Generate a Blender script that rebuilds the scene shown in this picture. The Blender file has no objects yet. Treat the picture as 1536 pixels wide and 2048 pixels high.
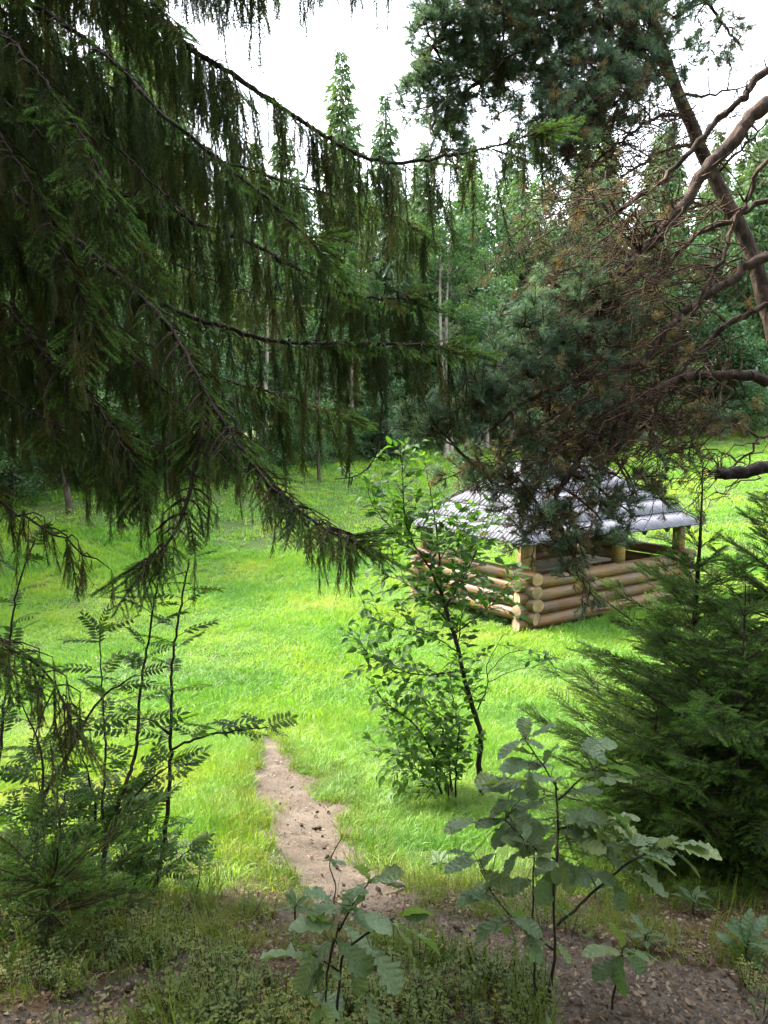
import bpy, math
import numpy as np
from mathutils import Matrix, Vector
R = math.radians
rng = np.random.default_rng(7)
SC = bpy.context.scene
COL = SC.collection

# ------------------------------------------------------------------ camera, sky, sun, exposure
CZ = 3.6; PITCH = 0.112; FPX = 1540.0
cd = bpy.data.cameras.new('camera'); cam = bpy.data.objects.new('camera', cd); COL.objects.link(cam)
cd.sensor_fit = 'HORIZONTAL'; cd.sensor_width = 36.0; cd.lens = 36.0 * FPX / 1536.0
cd.clip_start = 0.05; cd.clip_end = 2000
cam.location = (0, 0, CZ); cam.rotation_euler = (R(90) - PITCH, 0, 0)
SC.camera = cam

SUN_EL, SUN_AZ = R(47), R(-58)         # azimuth measured from +Y towards +X (sun ahead, to the left, behind thin cloud)
W = bpy.data.worlds.new('World'); SC.world = W; W.use_nodes = True
wn, wl = W.node_tree.nodes, W.node_tree.links
sky = wn.new('ShaderNodeTexSky'); sky.sky_type = 'NISHITA'; sky.sun_disc = False
sky.sun_elevation = SUN_EL; sky.sun_rotation = SUN_AZ
sky.air_density = 1.0; sky.dust_density = 4.0; sky.ozone_density = 1.0
ovc = wn.new('ShaderNodeMixRGB'); ovc.blend_type = 'MIX'; ovc.inputs[0].default_value = 0.72
ovc.inputs[2].default_value = (9.0, 9.5, 10.2, 1)     # even cloud veil
wl.new(sky.outputs[0], ovc.inputs[1])
bg = wn['Background']; bg.inputs[1].default_value = 0.1
wl.new(ovc.outputs[0], bg.inputs[0])

sd = bpy.data.lights.new('sun', 'SUN'); sd.energy = 2.9; sd.angle = R(14); sd.color = (1.0, 0.93, 0.8)
sun = bpy.data.objects.new('sun', sd); COL.objects.link(sun)
sdir = Vector((math.sin(SUN_AZ) * math.cos(SUN_EL), math.cos(SUN_AZ) * math.cos(SUN_EL), math.sin(SUN_EL)))
sun.rotation_euler = sdir.to_track_quat('Z', 'Y').to_euler(); sun.location = (-20, 20, 40)

SC.view_settings.view_transform = 'Standard'; SC.view_settings.look = 'None'
SC.view_settings.exposure = 2.75; SC.view_settings.gamma = 1.0; SC.view_settings.use_curve_mapping = False
SC.cycles.use_adaptive_sampling = True; SC.cycles.adaptive_threshold = 0.022
SC.cycles.max_bounces = 6; SC.cycles.diffuse_bounces = 3; SC.cycles.glossy_bounces = 2
SC.cycles.transmission_bounces = 4; SC.cycles.transparent_max_bounces = 4
SC.cycles.use_denoising = True
SC.cycles.sample_clamp_indirect = 8

# ------------------------------------------------------------------ mesh helpers
def A(x): return np.asarray(x, float)
def px(x, y, d):
    xc, yc = (x - 768) / FPX, (1024 - y) / FPX
    c, s = math.cos(PITCH), math.sin(PITCH)
    return A([d * xc, d * (c + yc * s), CZ + d * (-s + yc * c)])
def pxs(l): return A([px(*q) for q in l])

def mk_mesh(name, V, tris=None, quads=None, mats=(), tmat=None, qmat=None, smooth=False):
    me = bpy.data.meshes.new(name)
    V = A(V).reshape(-1, 3)
    T = np.zeros((0, 3), int) if tris is None or len(tris) == 0 else np.asarray(tris, int).reshape(-1, 3)
    Q = np.zeros((0, 4), int) if quads is None or len(quads) == 0 else np.asarray(quads, int).reshape(-1, 4)
    me.vertices.add(len(V)); me.vertices.foreach_set('co', V.ravel())
    nl = len(T) * 3 + len(Q) * 4
    me.loops.add(nl); me.loops.foreach_set('vertex_index', np.concatenate([T.ravel(), Q.ravel()]).astype(np.int32))
    me.polygons.add(len(T) + len(Q))
    st = np.concatenate([np.arange(len(T)) * 3, len(T) * 3 + np.arange(len(Q)) * 4]).astype(np.int32)
    me.polygons.foreach_set('loop_start', st)
    mi = np.zeros(len(T) + len(Q), np.int32)
    if tmat is not None and len(T): mi[:len(T)] = tmat
    if qmat is not None and len(Q): mi[len(T):] = qmat
    for m in mats: me.materials.append(m)
    me.polygons.foreach_set('material_index', mi)
    if smooth: me.polygons.foreach_set('use_smooth', np.ones(len(T) + len(Q), bool))
    me.update(calc_edges=True)
    return me

class MB:
    """collects pieces of ONE mesh"""
    def __init__(s): s.V = []; s.T = []; s.Q = []; s.tm = []; s.qm = []; s.n = 0
    def add(s, V, T=None, Q=None, m=0):
        V = A(V).reshape(-1, 3); s.V.append(V)
        if T is not None and len(T):
            T = np.asarray(T, int).reshape(-1, 3); s.T.append(T + s.n); s.tm.append(np.full(len(T), m))
        if Q is not None and len(Q):
            Q = np.asarray(Q, int).reshape(-1, 4); s.Q.append(Q + s.n); s.qm.append(np.full(len(Q), m))
        s.n += len(V)
    def mesh(s, name, mats, smooth=False, off=None):
        V = np.concatenate(s.V) if s.V else np.zeros((0, 3))
        if off is not None: V = V - A(off)
        return mk_mesh(name, V, np.concatenate(s.T) if s.T else None, np.concatenate(s.Q) if s.Q else None, mats,
                       np.concatenate(s.tm) if s.T else None, np.concatenate(s.qm) if s.Q else None, smooth)
    def box(s, c, ax, ay, az, m=0):   # centre and three half-axis vectors
        c, ax, ay, az = A(c), A(ax), A(ay), A(az)
        V = [c + i * ax + j * ay + k * az for i in (-1, 1) for j in (-1, 1) for k in (-1, 1)]
        s.add(V, Q=[(0, 1, 3, 2), (4, 6, 7, 5), (0, 4, 5, 1), (2, 3, 7, 6), (0, 2, 6, 4), (1, 5, 7, 3)], m=m)
    def tube(s, P, r, k=6, m=0, cap=False, rough=0.0):
        P = A(P); n = len(P); r = np.broadcast_to(A(r), (n,)).copy()
        t = np.gradient(P, axis=0); t /= np.linalg.norm(t, axis=1)[:, None] + 1e-9
        ref = A([0, 0, 1]) if abs(t[:, 2]).mean() < 0.8 else A([1, 0, 0])
        u = np.cross(t, ref); u /= np.linalg.norm(u, axis=1)[:, None] + 1e-9
        w = np.cross(t, u)
        a = np.arange(k) * 2 * np.pi / k
        rr = r[:, None] * (1 + rough * rng.uniform(-1, 1, (n, k))) if rough else r[:, None] * np.ones((1, k))
        V = P[:, None, :] + rr[..., None] * (np.cos(a)[None, :, None] * u[:, None, :] + np.sin(a)[None, :, None] * w[:, None, :])
        i = np.arange(n - 1)[:, None] * k; j = np.arange(k)[None, :]; j2 = (j + 1) % k
        Q = np.stack([i + j, i + j2, i + k + j2, i + k + j], -1).reshape(-1, 4)
        s.add(V.reshape(-1, 3), Q=Q, m=m)
        if cap:
            for e, sgn in ((0, 1), (n - 1, -1)):
                base = s.n; s.add(np.vstack([V[e], P[e]]), T=[(q, (q + 1) % k, k)[::sgn] for q in range(k)], m=cap if isinstance(cap, int) and cap is not True else m)

def cr(P, step=0.05, jit=0.0):
    """Catmull-Rom resample"""
    P = A(P); n = len(P)
    E = np.vstack([2 * P[0] - P[1], P, 2 * P[-1] - P[-2]]); out = []
    for i in range(n - 1):
        p0, p1, p2, p3 = E[i:i + 4]; L = np.linalg.norm(p2 - p1); k = max(1, int(L / step))
        t = (np.arange(k) / k)[:, None]
        out.append(0.5 * (2 * p1 + (p2 - p0) * t + (2 * p0 - 5 * p1 + 4 * p2 - p3) * t * t + (3 * p1 - p0 - 3 * p2 + p3) * t ** 3))
    out.append(P[-1:]); o = np.concatenate(out)
    if jit and len(o) > 2: o[1:-1] += rng.normal(0, jit, (len(o) - 2, 3))
    return o

def obj(name, me, parent=None, loc=(0, 0, 0), rot=(0, 0, 0), scale=None):
    o = bpy.data.objects.new(name, me); COL.objects.link(o)
    o.location = loc; o.rotation_euler = rot
    if scale is not None: o.scale = (scale,) * 3 if np.isscalar(scale) else scale
    if parent is not None: o.parent = parent
    return o
def tag(o, label, cat, group=None, kind=None):
    o['label'] = label; o['category'] = cat
    if group: o['group'] = group
    if kind: o['kind'] = kind
    return o
def thing(name, label, cat, loc, group=None):
    o = bpy.data.objects.new(name, None); COL.objects.link(o); o.location = tuple(loc); o.empty_display_size = 0.2
    return tag(o, label, cat, group)
def struct(name, me):
    o = obj(name, me); o['kind'] = 'structure'; return o

# ------------------------------------------------------------------ materials
def newmat(name):
    m = bpy.data.materials.new(name); m.use_nodes = True
    return m, m.node_tree.nodes, m.node_tree.links, m.node_tree.nodes['Principled BSDF']
def ramp(n, l, fac, stops):
    r = n.new('ShaderNodeValToRGB'); e = r.color_ramp.elements
    while len(e) < len(stops): e.new(0.5)
    for q, (p, c) in zip(e, stops): q.position = p; q.color = (*c, 1)
    l.new(fac, r.inputs[0]); return r.outputs[0]
def noise(n, l, scale, detail=4, coord=None, dist=0.0, rough=0.55):
    t = n.new('ShaderNodeTexNoise'); t.inputs['Scale'].default_value = scale; t.inputs['Detail'].default_value = detail
    t.inputs['Distortion'].default_value = dist; t.inputs['Roughness'].default_value = rough
    if coord is not None: l.new(coord, t.inputs['Vector'])
    return t.outputs['Fac']
def bump(n, l, h, b, strength=0.4, dist=0.02):
    q = n.new('ShaderNodeBump'); q.inputs['Strength'].default_value = strength; q.inputs['Distance'].default_value = dist
    l.new(h, q.inputs['Height']); l.new(q.outputs[0], b.inputs['Normal'])
def leafmat(name, stops, rough=0.5, transl=0.35, tcol=None, nscale=None, spec=0.35, world_noise=0.0):
    """foliage: colour by per-object random (and broad world noise), partly translucent"""
    m, n, l, b = newmat(name)
    oi = n.new('ShaderNodeObjectInfo'); f = oi.outputs['Random']
    geo = n.new('ShaderNodeNewGeometry')
    if world_noise:
        nz = noise(n, l, world_noise, 5, geo.outputs['Position'])
        mx = n.new('ShaderNodeMath'); mx.operation = 'MULTIPLY_ADD'; mx.inputs[1].default_value = 0.35
        l.new(f, mx.inputs[0]); sc = n.new('ShaderNodeMath'); sc.operation = 'MULTIPLY_ADD'; sc.inputs[1].default_value = 1.9; sc.inputs[2].default_value = -0.62
        l.new(nz, sc.inputs[0]); l.new(sc.outputs[0], mx.inputs[2]); f = mx.outputs[0]
    if nscale:
        tc = n.new('ShaderNodeTexCoord')
        nz = noise(n, l, nscale, 3, geo.outputs['Position'])
        mx = n.new('ShaderNodeMath'); mx.operation = 'MULTIPLY_ADD'; mx.inputs[1].default_value = 0.5
        l.new(f, mx.inputs[0]); ad = n.new('ShaderNodeMath'); ad.operation = 'MULTIPLY_ADD'; ad.inputs[1].default_value = 1.1; ad.inputs[2].default_value = -0.3
        l.new(nz, ad.inputs[0]); l.new(ad.outputs[0], mx.inputs[2]); f = mx.outputs[0]
    c = ramp(n, l, f, stops)
    l.new(c, b.inputs['Base Color']); b.inputs['Roughness'].default_value = rough
    b.inputs['Specular IOR Level'].default_value = spec
    if transl:
        tr = n.new('ShaderNodeBsdfTranslucent'); mix = n.new('ShaderNodeMixShader'); mix.inputs[0].default_value = transl
        g = n.new('ShaderNodeMixRGB'); g.blend_type = 'MULTIPLY'; g.inputs[0].default_value = 1
        g.inputs[2].default_value = (*(tcol or (1.3, 1.5, 0.6)), 1); l.new(c, g.inputs[1]); l.new(g.outputs[0], tr.inputs[0])
        l.new(b.outputs[0], mix.inputs[1]); l.new(tr.outputs[0], mix.inputs[2])
        l.new(mix.outputs[0], n['Material Output'].inputs[0])
    return m
def veins(m, amp=.35):
    """midrib, side veins and crinkles on a unit leaf lying along its own X"""
    n, l = m.node_tree.nodes, m.node_tree.links; b = n['Principled BSDF']
    tc = n.new('ShaderNodeTexCoord'); sx = n.new('ShaderNodeSeparateXYZ'); l.new(tc.outputs['Object'], sx.inputs[0])
    def mth(op, a, b_=None, c=None):
        q = n.new('ShaderNodeMath'); q.operation = op
        for i, v in enumerate((a, b_, c)):
            if v is None: continue
            if isinstance(v, (int, float)): q.inputs[i].default_value = v
            else: l.new(v, q.inputs[i])
        return q.outputs[0]
    ay = mth('ABSOLUTE', sx.outputs[1]); w = mth('SINE', mth('MULTIPLY', mth('SUBTRACT', sx.outputs[0], mth('MULTIPLY', ay, .75)), 44.0))
    rib = mth('SUBTRACT', 1.0, mth('MINIMUM', mth('MULTIPLY', ay, 55.0), 1.0))
    v = mth('MAXIMUM', mth('MULTIPLY', mth('SUBTRACT', w, .72), 3.0), 0.0); vv = mth('MAXIMUM', v, rib)
    old = b.inputs['Base Color'].links[0].from_socket
    mx = n.new('ShaderNodeMixRGB'); mx.inputs[2].default_value = (.24, .30, .14, 1); l.new(mth('MULTIPLY', vv, .3), mx.inputs[0]); l.new(old, mx.inputs[1]); l.new(mx.outputs[0], b.inputs['Base Color'])
    nz = noise(n, l, 9, 4, tc.outputs['Object'], .5); hh = mth('ADD', mth('MULTIPLY', w, .1), nz)
    q = n.new('ShaderNodeBump'); q.inputs['Strength'].default_value = amp; q.inputs['Distance'].default_value = .04; l.new(hh, q.inputs['Height']); l.new(q.outputs[0], b.inputs['Normal'])
    return m
def barkmat(name, stops, scale=9, stretch=(1, 1, 0.25), bs=0.6, rough=0.85, bd=0.02):
    m, n, l, b = newmat(name)
    geo = n.new('ShaderNodeNewGeometry'); mp = n.new('ShaderNodeMapping'); mp.inputs['Scale'].default_value = stretch
    l.new(geo.outputs['Position'], mp.inputs[0])
    h = noise(n, l, scale, 6, mp.outputs[0], 0.6)
    l.new(ramp(n, l, h, stops), b.inputs['Base Color']); b.inputs['Roughness'].default_value = rough
    b.inputs['Specular IOR Level'].default_value = 0.2
    bump(n, l, h, b, bs, bd)
    return m

M = {}
M['spruce_needle'] = leafmat('spruce_needle', [(0, (.030, .056, .018)), (.45, (.056, .09, .024)), (.8, (.095, .122, .03)), (1, (.14, .12, .042))], .5, .4, (1.3, 1.5, .5))
M['spruce_tip'] = leafmat('spruce_tip', [(0, (.085, .18, .036)), (1, (.14, .25, .055))], .5, .4)
M['young_needle'] = leafmat('young_needle', [(0, (.040, .080, .028)), (.6, (.062, .112, .038)), (1, (.105, .155, .062))], .45, .35)
M['dry_twig_needle'] = leafmat('dry_twig_needle', [(0, (.09, .075, .03)), (1, (.14, .11, .05))], .7, .3, (1.2, 1.1, .6))
M['pine_needle'] = leafmat('pine_needle', [(0, (.09, .15, .115)), (.6, (.135, .21, .16)), (1, (.18, .24, .145))], .45, .3, (1.2, 1.4, .7))
M['pine_needle_old'] = leafmat('pine_needle_old', [(0, (.085, .10, .06)), (.5, (.125, .12, .075)), (.85, (.17, .14, .085)), (1, (.24, .17, .075))], .55, .3, (1.4, 1.2, .5))
M['far_spruce'] = leafmat('far_spruce', [(0, (.036, .072, .032)), (.5, (.060, .105, .038)), (1, (.10, .14, .042))], .6, .3, nscale=.5)
M['far_leaf'] = leafmat('far_leaf', [(0, (.042, .088, .036)), (.6, (.062, .12, .048)), (1, (.10, .15, .05))], .5, .4, nscale=.7)
M['maple_leaf'] = leafmat('maple_leaf', [(0, (.045, .095, .045)), (1, (.075, .14, .06))], .45, .3, (1.1, 1.4, .7), nscale=.9)
M['cherry_leaf'] = leafmat('cherry_leaf', [(0, (.045, .10, .026)), (.6, (.07, .145, .035)), (1, (.12, .19, .04))], .55, .5, (1.5, 1.7, .5), spec=.25)
M['rowan_leaf'] = leafmat('rowan_leaf', [(0, (.035, .085, .022)), (.7, (.06, .125, .028)), (1, (.12, .165, .03))], .55, .5, (1.5, 1.7, .5), spec=.25)
M['oak_leaf'] = leafmat('oak_leaf', [(0, (.12, .185, .09)), (.7, (.165, .23, .115)), (1, (.21, .26, .085))], .36, .32, (1.3, 1.6, .5), spec=.6)
M['weed_leaf'] = leafmat('weed_leaf', [(0, (.055, .11, .042)), (1, (.10, .16, .07))], .45, .3)
M['bilberry_leaf'] = leafmat('bilberry_leaf', [(0, (.045, .085, .02)), (.5, (.105, .15, .03)), (.8, (.20, .20, .042)), (1, (.26, .14, .045))], .5, .38, (1.4, 1.4, .5), nscale=3)
M['meadow_grass'] = leafmat('meadow_grass', [(0, (.07, .185, .028)), (.38, (.13, .28, .034)), (.68, (.215, .34, .036)), (.9, (.31, .37, .05)), (1, (.37, .35, .10))], .45, .45, (1.25, 1.35, .5), world_noise=.45)
M['path_grass'] = leafmat('path_grass', [(0, (.065, .13, .022)), (.5, (.13, .19, .026)), (1, (.22, .22, .04))], .55, .4, (1.3, 1.3, .5), world_noise=1.2)
M['litter'] = leafmat('litter', [(0, (.045, .027, .016)), (.4, (.10, .062, .036)), (.8, (.17, .115, .07)), (1, (.28, .22, .17))], .8, .1, (1, .9, .7))
M['cone'] = barkmat('cone', [(.3, (.02, .013, .01)), (.7, (.06, .04, .025))], 60, (1, 1, 1))
M['bark_spruce'] = barkmat('bark_spruce', [(.3, (.018, .014, .011)), (.55, (.045, .035, .027)), (.75, (.10, .085, .07))], 14)
M['bark_twig'] = barkmat('bark_twig', [(.3, (.022, .015, .010)), (.7, (.07, .045, .028))], 30, (1, 1, 1), .3)
M['bark_pine'] = barkmat('bark_pine', [(.3, (.013, .010, .008)), (.48, (.042, .028, .022)), (.6, (.078, .050, .036)), (.75, (.14, .10, .075))], 13, (1, 1, .4), 1.0, bd=.05)
M['bark_pine_twig'] = barkmat('bark_pine_twig', [(.3, (.025, .015, .011)), (.55, (.066, .038, .024)), (.75, (.13, .078, .048))], 20, (1, 1, 1), .4)
M['bark_dark'] = barkmat('bark_dark', [(.3, (.016, .013, .011)), (.7, (.055, .045, .036))], 22, (1, 1, .5), .4)
M['bark_pale'] = barkmat('bark_pale', [(.3, (.12, .10, .085)), (.7, (.32, .28, .24))], 6, (1, 1, .3), .4)
M['bark_far'] = barkmat('bark_far', [(.3, (.03, .022, .018)), (.7, (.10, .075, .058))], 5, (1, 1, .3), .4)
M['stem_green'] = barkmat('stem_green', [(.3, (.06, .055, .03)), (.7, (.12, .10, .055))], 40, (1, 1, 1), .2)
M['dead_wood'] = barkmat('dead_wood', [(.3, (.008, .007, .006)), (.55, (.03, .024, .02)), (.78, (.10, .085, .07))], 25, (1, .3, 1), .9)

veins(M['oak_leaf'], .45); veins(M['weed_leaf'], .3)

def woodmat(name, stops, axis, rough=0.6, scale=16, spec=.3):
    """weathered wood with grain along a local axis"""
    m, n, l, b = newmat(name)
    tc = n.new('ShaderNodeTexCoord'); mp = n.new('ShaderNodeMapping'); s = [1, 1, 1]; s[axis] = .06; mp.inputs['Scale'].default_value = s
    oi = n.new('ShaderNodeObjectInfo'); ad = n.new('ShaderNodeVectorMath'); ad.operation = 'ADD'
    l.new(tc.outputs['Object'], ad.inputs[0]); cx = n.new('ShaderNodeCombineXYZ')
    mu = n.new('ShaderNodeMath'); mu.operation = 'MULTIPLY'; mu.inputs[1].default_value = 37; l.new(oi.outputs['Random'], mu.inputs[0])
    for k in range(3): l.new(mu.outputs[0], cx.inputs[k])
    l.new(cx.outputs[0], ad.inputs[1]); l.new(ad.outputs[0], mp.inputs[0])
    h = noise(n, l, scale, 6, mp.outputs[0], .4)
    ad2 = n.new('ShaderNodeMath'); ad2.operation = 'MULTIPLY_ADD'; ad2.inputs[1].default_value = .35; l.new(oi.outputs['Random'], ad2.inputs[0])
    s2 = n.new('ShaderNodeMath'); s2.operation = 'SUBTRACT'; s2.inputs[1].default_value = .17; l.new(h, s2.inputs[0]); l.new(s2.outputs[0], ad2.inputs[2])
    l.new(ramp(n, l, ad2.outputs[0], stops), b.inputs['Base Color']); b.inputs['Roughness'].default_value = rough
    b.inputs['Specular IOR Level'].default_value = spec
    bump(n, l, h, b, .35, .01)
    return m
def weather(m, ends=False):
    n, l = m.node_tree.nodes, m.node_tree.links; b = n['Principled BSDF']; old = b.inputs['Base Color'].links[0].from_socket
    geo = n.new('ShaderNodeNewGeometry'); tc = n.new('ShaderNodeTexCoord')
    f = ramp(n, l, noise(n, l, 3.5, 6, geo.outputs['Position'], .5), [(.42, (0, 0, 0)), (.64, (.65, .65, .65))])
    mx = n.new('ShaderNodeMixRGB'); mx.inputs[2].default_value = (.13, .115, .10, 1); l.new(f, mx.inputs[0]); l.new(old, mx.inputs[1])
    mp = n.new('ShaderNodeMapping'); mp.inputs['Scale'].default_value = (.5, 9, 9); l.new(tc.outputs['Object'], mp.inputs[0])
    ck = ramp(n, l, noise(n, l, 2.2, 5, mp.outputs[0], .2), [(.60, (1, 1, 1)), (.64, (.25, .22, .2))])
    m2 = n.new('ShaderNodeMixRGB'); m2.blend_type = 'MULTIPLY'; m2.inputs[0].default_value = 1; l.new(mx.outputs[0], m2.inputs[1]); l.new(ck, m2.inputs[2]); out = m2.outputs[0]
    if ends:
        wv = n.new('ShaderNodeTexWave'); wv.wave_type = 'RINGS'; wv.rings_direction = 'X'; wv.inputs['Scale'].default_value = 22; wv.inputs['Distortion'].default_value = 1.5; l.new(tc.outputs['Object'], wv.inputs[0])
        rg = ramp(n, l, wv.outputs['Fac'], [(0, (.62, .55, .5)), (1, (1, 1, 1))]); m3 = n.new('ShaderNodeMixRGB'); m3.blend_type = 'MULTIPLY'; m3.inputs[0].default_value = 1; l.new(mx.outputs[0], m3.inputs[1]); l.new(rg, m3.inputs[2]); out = m3.outputs[0]
    l.new(out, b.inputs['Base Color']); return m
M['log'] = woodmat('log', [(.25, (.085, .040, .015)), (.5, (.165, .085, .033)), (.75, (.26, .15, .066))], 0, .5)
M['log_end'] = woodmat('log_end', [(.25, (.36, .23, .13)), (.5, (.52, .37, .23)), (.75, (.62, .48, .34))], 0, .7, 9)
M['post'] = woodmat('post', [(.25, (.17, .085, .03)), (.5, (.30, .16, .055)), (.75, (.42, .25, .10))], 2, .5)
M['roof_board'] = woodmat('roof_board', [(.2, (.145, .145, .168)), (.5, (.165, .165, .193)), (.8, (.19, .19, .22))], 1, .85, 20, .1)
weather(M['log']); weather(M['log_end'], True); weather(M['post'])
M['table'] = woodmat('table', [(.25, (.32, .25, .18)), (.6, (.52, .44, .36))], 0, .4, 12, .5)
M['butt_shade'] = woodmat('butt_shade', [(.25, (.03, .028, .03)), (.7, (.07, .066, .07))], 2, .8)  # shade line between roof courses, painted on the lower board ends
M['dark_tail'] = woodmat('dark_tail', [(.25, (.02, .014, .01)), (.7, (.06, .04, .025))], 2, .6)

# ------------------------------------------------------------------ terrain
_py = A([-60, -30, -10, -4, 0, 1, 2, 3, 4, 5, 6, 8, 10, 13.4, 18, 25, 35, 45, 60, 90, 200, 600])
_pz = A([7.5, 5.0, 3.0, 2.35, 2.15, 2.1, 2.0, 1.57, 1.17, .84, .60, .28, .12, .02, .05, .4, 1.0, 1.6, 2.4, 6, 22, 40])
_fy = np.arange(-60, 601, .25); _fz = np.interp(_fy, _py, _pz)
for _ in range(3): _fz[2:-2] = (_fz[:-4] + _fz[1:-3] + _fz[2:-2] + _fz[3:-1] + _fz[4:]) / 5
def sstep(a, b, x): t = np.clip((x - a) / (b - a), 0, 1); return t * t * (3 - 2 * t)
def terrain(x, y):
    x, y = A(x), A(y)
    ye = y + 2.8 * np.maximum(0, -x - 1) * sstep(12, 24, y)
    z = np.interp(np.minimum(ye, np.maximum(y, 62)), _fy, _fz)
    z = z + .035 * np.sin(x * 1.3 + 1) * np.sin(y * .9 + .4) + .02 * np.sin(x * 3.1 + y * 2.3) * sstep(0, 3, 9 - y) + .05 * np.sin(x * .33) * np.sin(y * .27 + 2) * sstep(10, 20, y)
    return z
def ground_at(x, y):
    """where the view ray through a photo pixel meets the ground"""
    lo = 0.3
    for d in np.concatenate([np.arange(.8, 20, .02), np.arange(20, 120, .2)]):
        p = px(x, y, d)
        if p[2] < terrain(p[0], p[1]): return p
    return px(x, y, 100)

# trail: down the slope to the meadow, and a cross trail along the foreground
trail = [[(530, 1470, 26), (545, 1510, 60), (565, 1550, 110), (590, 1600, 165), (612, 1680, 185), (655, 1750, 230), (790, 1830, 260), (960, 1880, 300), (1160, 1945, 420), (1380, 2040, 560), (1560, 2160, 700)],
         [(-120, 2090, 200), (120, 2040, 190), (330, 1950, 130), (450, 1885, 110), (560, 1850, 120), (660, 1815, 160)]]
TR = []
for tl in trail:
    g = [ground_at(a, min(b, 2047)) if b < 2048 else px(a, b, 1.9) for a, b, w in tl]
    wd = [w * (q[1] / math.cos(PITCH)) / FPX for q, (a, b, w) in zip(g, tl)]
    P = cr(np.c_[A(g)[:, :2], np.array(wd)], .04); TR.append(P)
TR = np.concatenate(TR)
def trail_dist(x, y):
    """<1 inside the trail (1 = its nominal edge)"""
    x, y = A(x).ravel(), A(y).ravel(); out = np.full(len(x), 9.)
    sel = np.where((y < 12) & (abs(x) < 8) & (y > 0))[0]
    for i in range(0, len(sel), 4000):
        s = sel[i:i + 4000]
        d = np.hypot(x[s, None] - TR[None, :, 0], y[s, None] - TR[None, :, 1]) / (TR[None, :, 2] / 2)
        out[s] = d.min(1)
    wob = .22 * np.sin(x * 7 + 1.3 * np.sin(y * 5)) + .16 * np.sin(y * 11 + x * 4) + .1 * np.sin(x * 23 + y * 17)
    return out + wob

def axis(lo, hi, fine, a, b, g=1.22):
    v = list(np.arange(a, b + 1e-6, fine)); s = fine; q = b
    while q < hi: s *= g; q += s; v.append(q)
    s = fine; q = a
    while q > lo: s *= g; q -= s; v.insert(0, q)
    return A(v)
gx = axis(-400, 400, .055, -3.2, 3.2); gy = axis(-60, 600, .055, 1.2, 8.8)
X, Y = np.meshgrid(gx, gy); Z = terrain(X, Y)
tdv = trail_dist(X, Y).reshape(X.shape)
inside = sstep(1.05, .75, tdv) if False else (1 - sstep(.7, 1.1, tdv))
Z = Z - .035 * inside + .012 * inside * (np.sin(X * 19 + 2 * np.sin(Y * 13)) * np.sin(Y * 21 + X * 5) + .6 * rng.uniform(-1, 1, X.shape)) + .006 * (tdv < 3) * rng.uniform(-1, 1, X.shape)
nx, ny = len(gx), len(gy)
I = (np.arange(ny - 1)[:, None] * nx + np.arange(nx - 1)[None, :])
Q = np.stack([I, I + 1, I + nx + 1, I + nx], -1).reshape(-1, 4)
cx = (X[:-1, :-1] + X[1:, 1:]) / 2; cyy = (Y[:-1, :-1] + Y[1:, 1:]) / 2
isp = (trail_dist(cx, cyy) < 1.0)
V = np.c_[X.ravel(), Y.ravel(), Z.ravel()]

def soil_material(name, stops, s1=3.0, s2=60):
    m, n, l, b = newmat(name); geo = n.new('ShaderNodeNewGeometry')
    a = noise(n, l, s1, 6, geo.outputs['Position'], .3); c = noise(n, l, s2, 6, geo.outputs['Position'], .2, .7)
    mx = n.new('ShaderNodeMath'); mx.operation = 'MULTIPLY_ADD'; mx.inputs[1].default_value = .5; l.new(c, mx.inputs[0])
    h = n.new('ShaderNodeMath'); h.operation = 'MULTIPLY'; h.inputs[1].default_value = .5; l.new(a, h.inputs[0]); l.new(h.outputs[0], mx.inputs[2])
    l.new(ramp(n, l, mx.outputs[0], stops), b.inputs['Base Color']); b.inputs['Roughness'].default_value = .95
    b.inputs['Specular IOR Level'].default_value = .15
    bump(n, l, c, b, .8, .03)
    return m
M['trail_soil'] = soil_material('trail_soil', [(.33, (.055, .042, .033)), (.5, (.13, .104, .084)), (.66, (.215, .175, .147))])
M['ground'] = soil_material('ground', [(.3, (.03, .045, .014)), (.5, (.055, .085, .022)), (.7, (.09, .12, .035))], .8, 25)
def add_turf(m):
    n, l = m.node_tree.nodes, m.node_tree.links; b = n['Principled BSDF']; old = b.inputs['Base Color'].links[0].from_socket
    geo = n.new('ShaderNodeNewGeometry'); sx = n.new('ShaderNodeSeparateXYZ'); l.new(geo.outputs['Position'], sx.inputs[0]); nz = noise(n, l, 1.7, 5, geo.outputs['Position'])
    a = n.new('ShaderNodeMath'); a.operation = 'MULTIPLY_ADD'; a.inputs[1].default_value = 2.6; l.new(nz, a.inputs[0]); l.new(sx.outputs[1], a.inputs[2])
    mr = n.new('ShaderNodeMapRange'); mr.inputs[1].default_value = 4.4; mr.inputs[2].default_value = 6.0; l.new(a.outputs[0], mr.inputs[0])
    nb = noise(n, l, 28, 6, geo.outputs['Position'], .4, .7); soil = ramp(n, l, nb, [(.3, (.035, .022, .014)), (.5, (.075, .048, .030)), (.62, (.10, .075, .04)), (.75, (.16, .115, .08))])
    mx = n.new('ShaderNodeMixRGB'); l.new(mr.outputs[0], mx.inputs[0]); l.new(soil, mx.inputs[1]); l.new(old, mx.inputs[2]); l.new(mx.outputs[0], b.inputs['Base Color'])
add_turf(M['ground'])
def sub(fm):
    q = Q[fm]; u, inv = np.unique(q, return_inverse=True); return V[u], inv.reshape(-1, 4)
v, q = sub(~isp); struct('ground', mk_mesh('ground', v, quads=q, mats=[M['ground']], smooth=True))
v, q = sub(isp); struct('path', mk_mesh('path', v, quads=q, mats=[M['trail_soil']], smooth=True))

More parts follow.
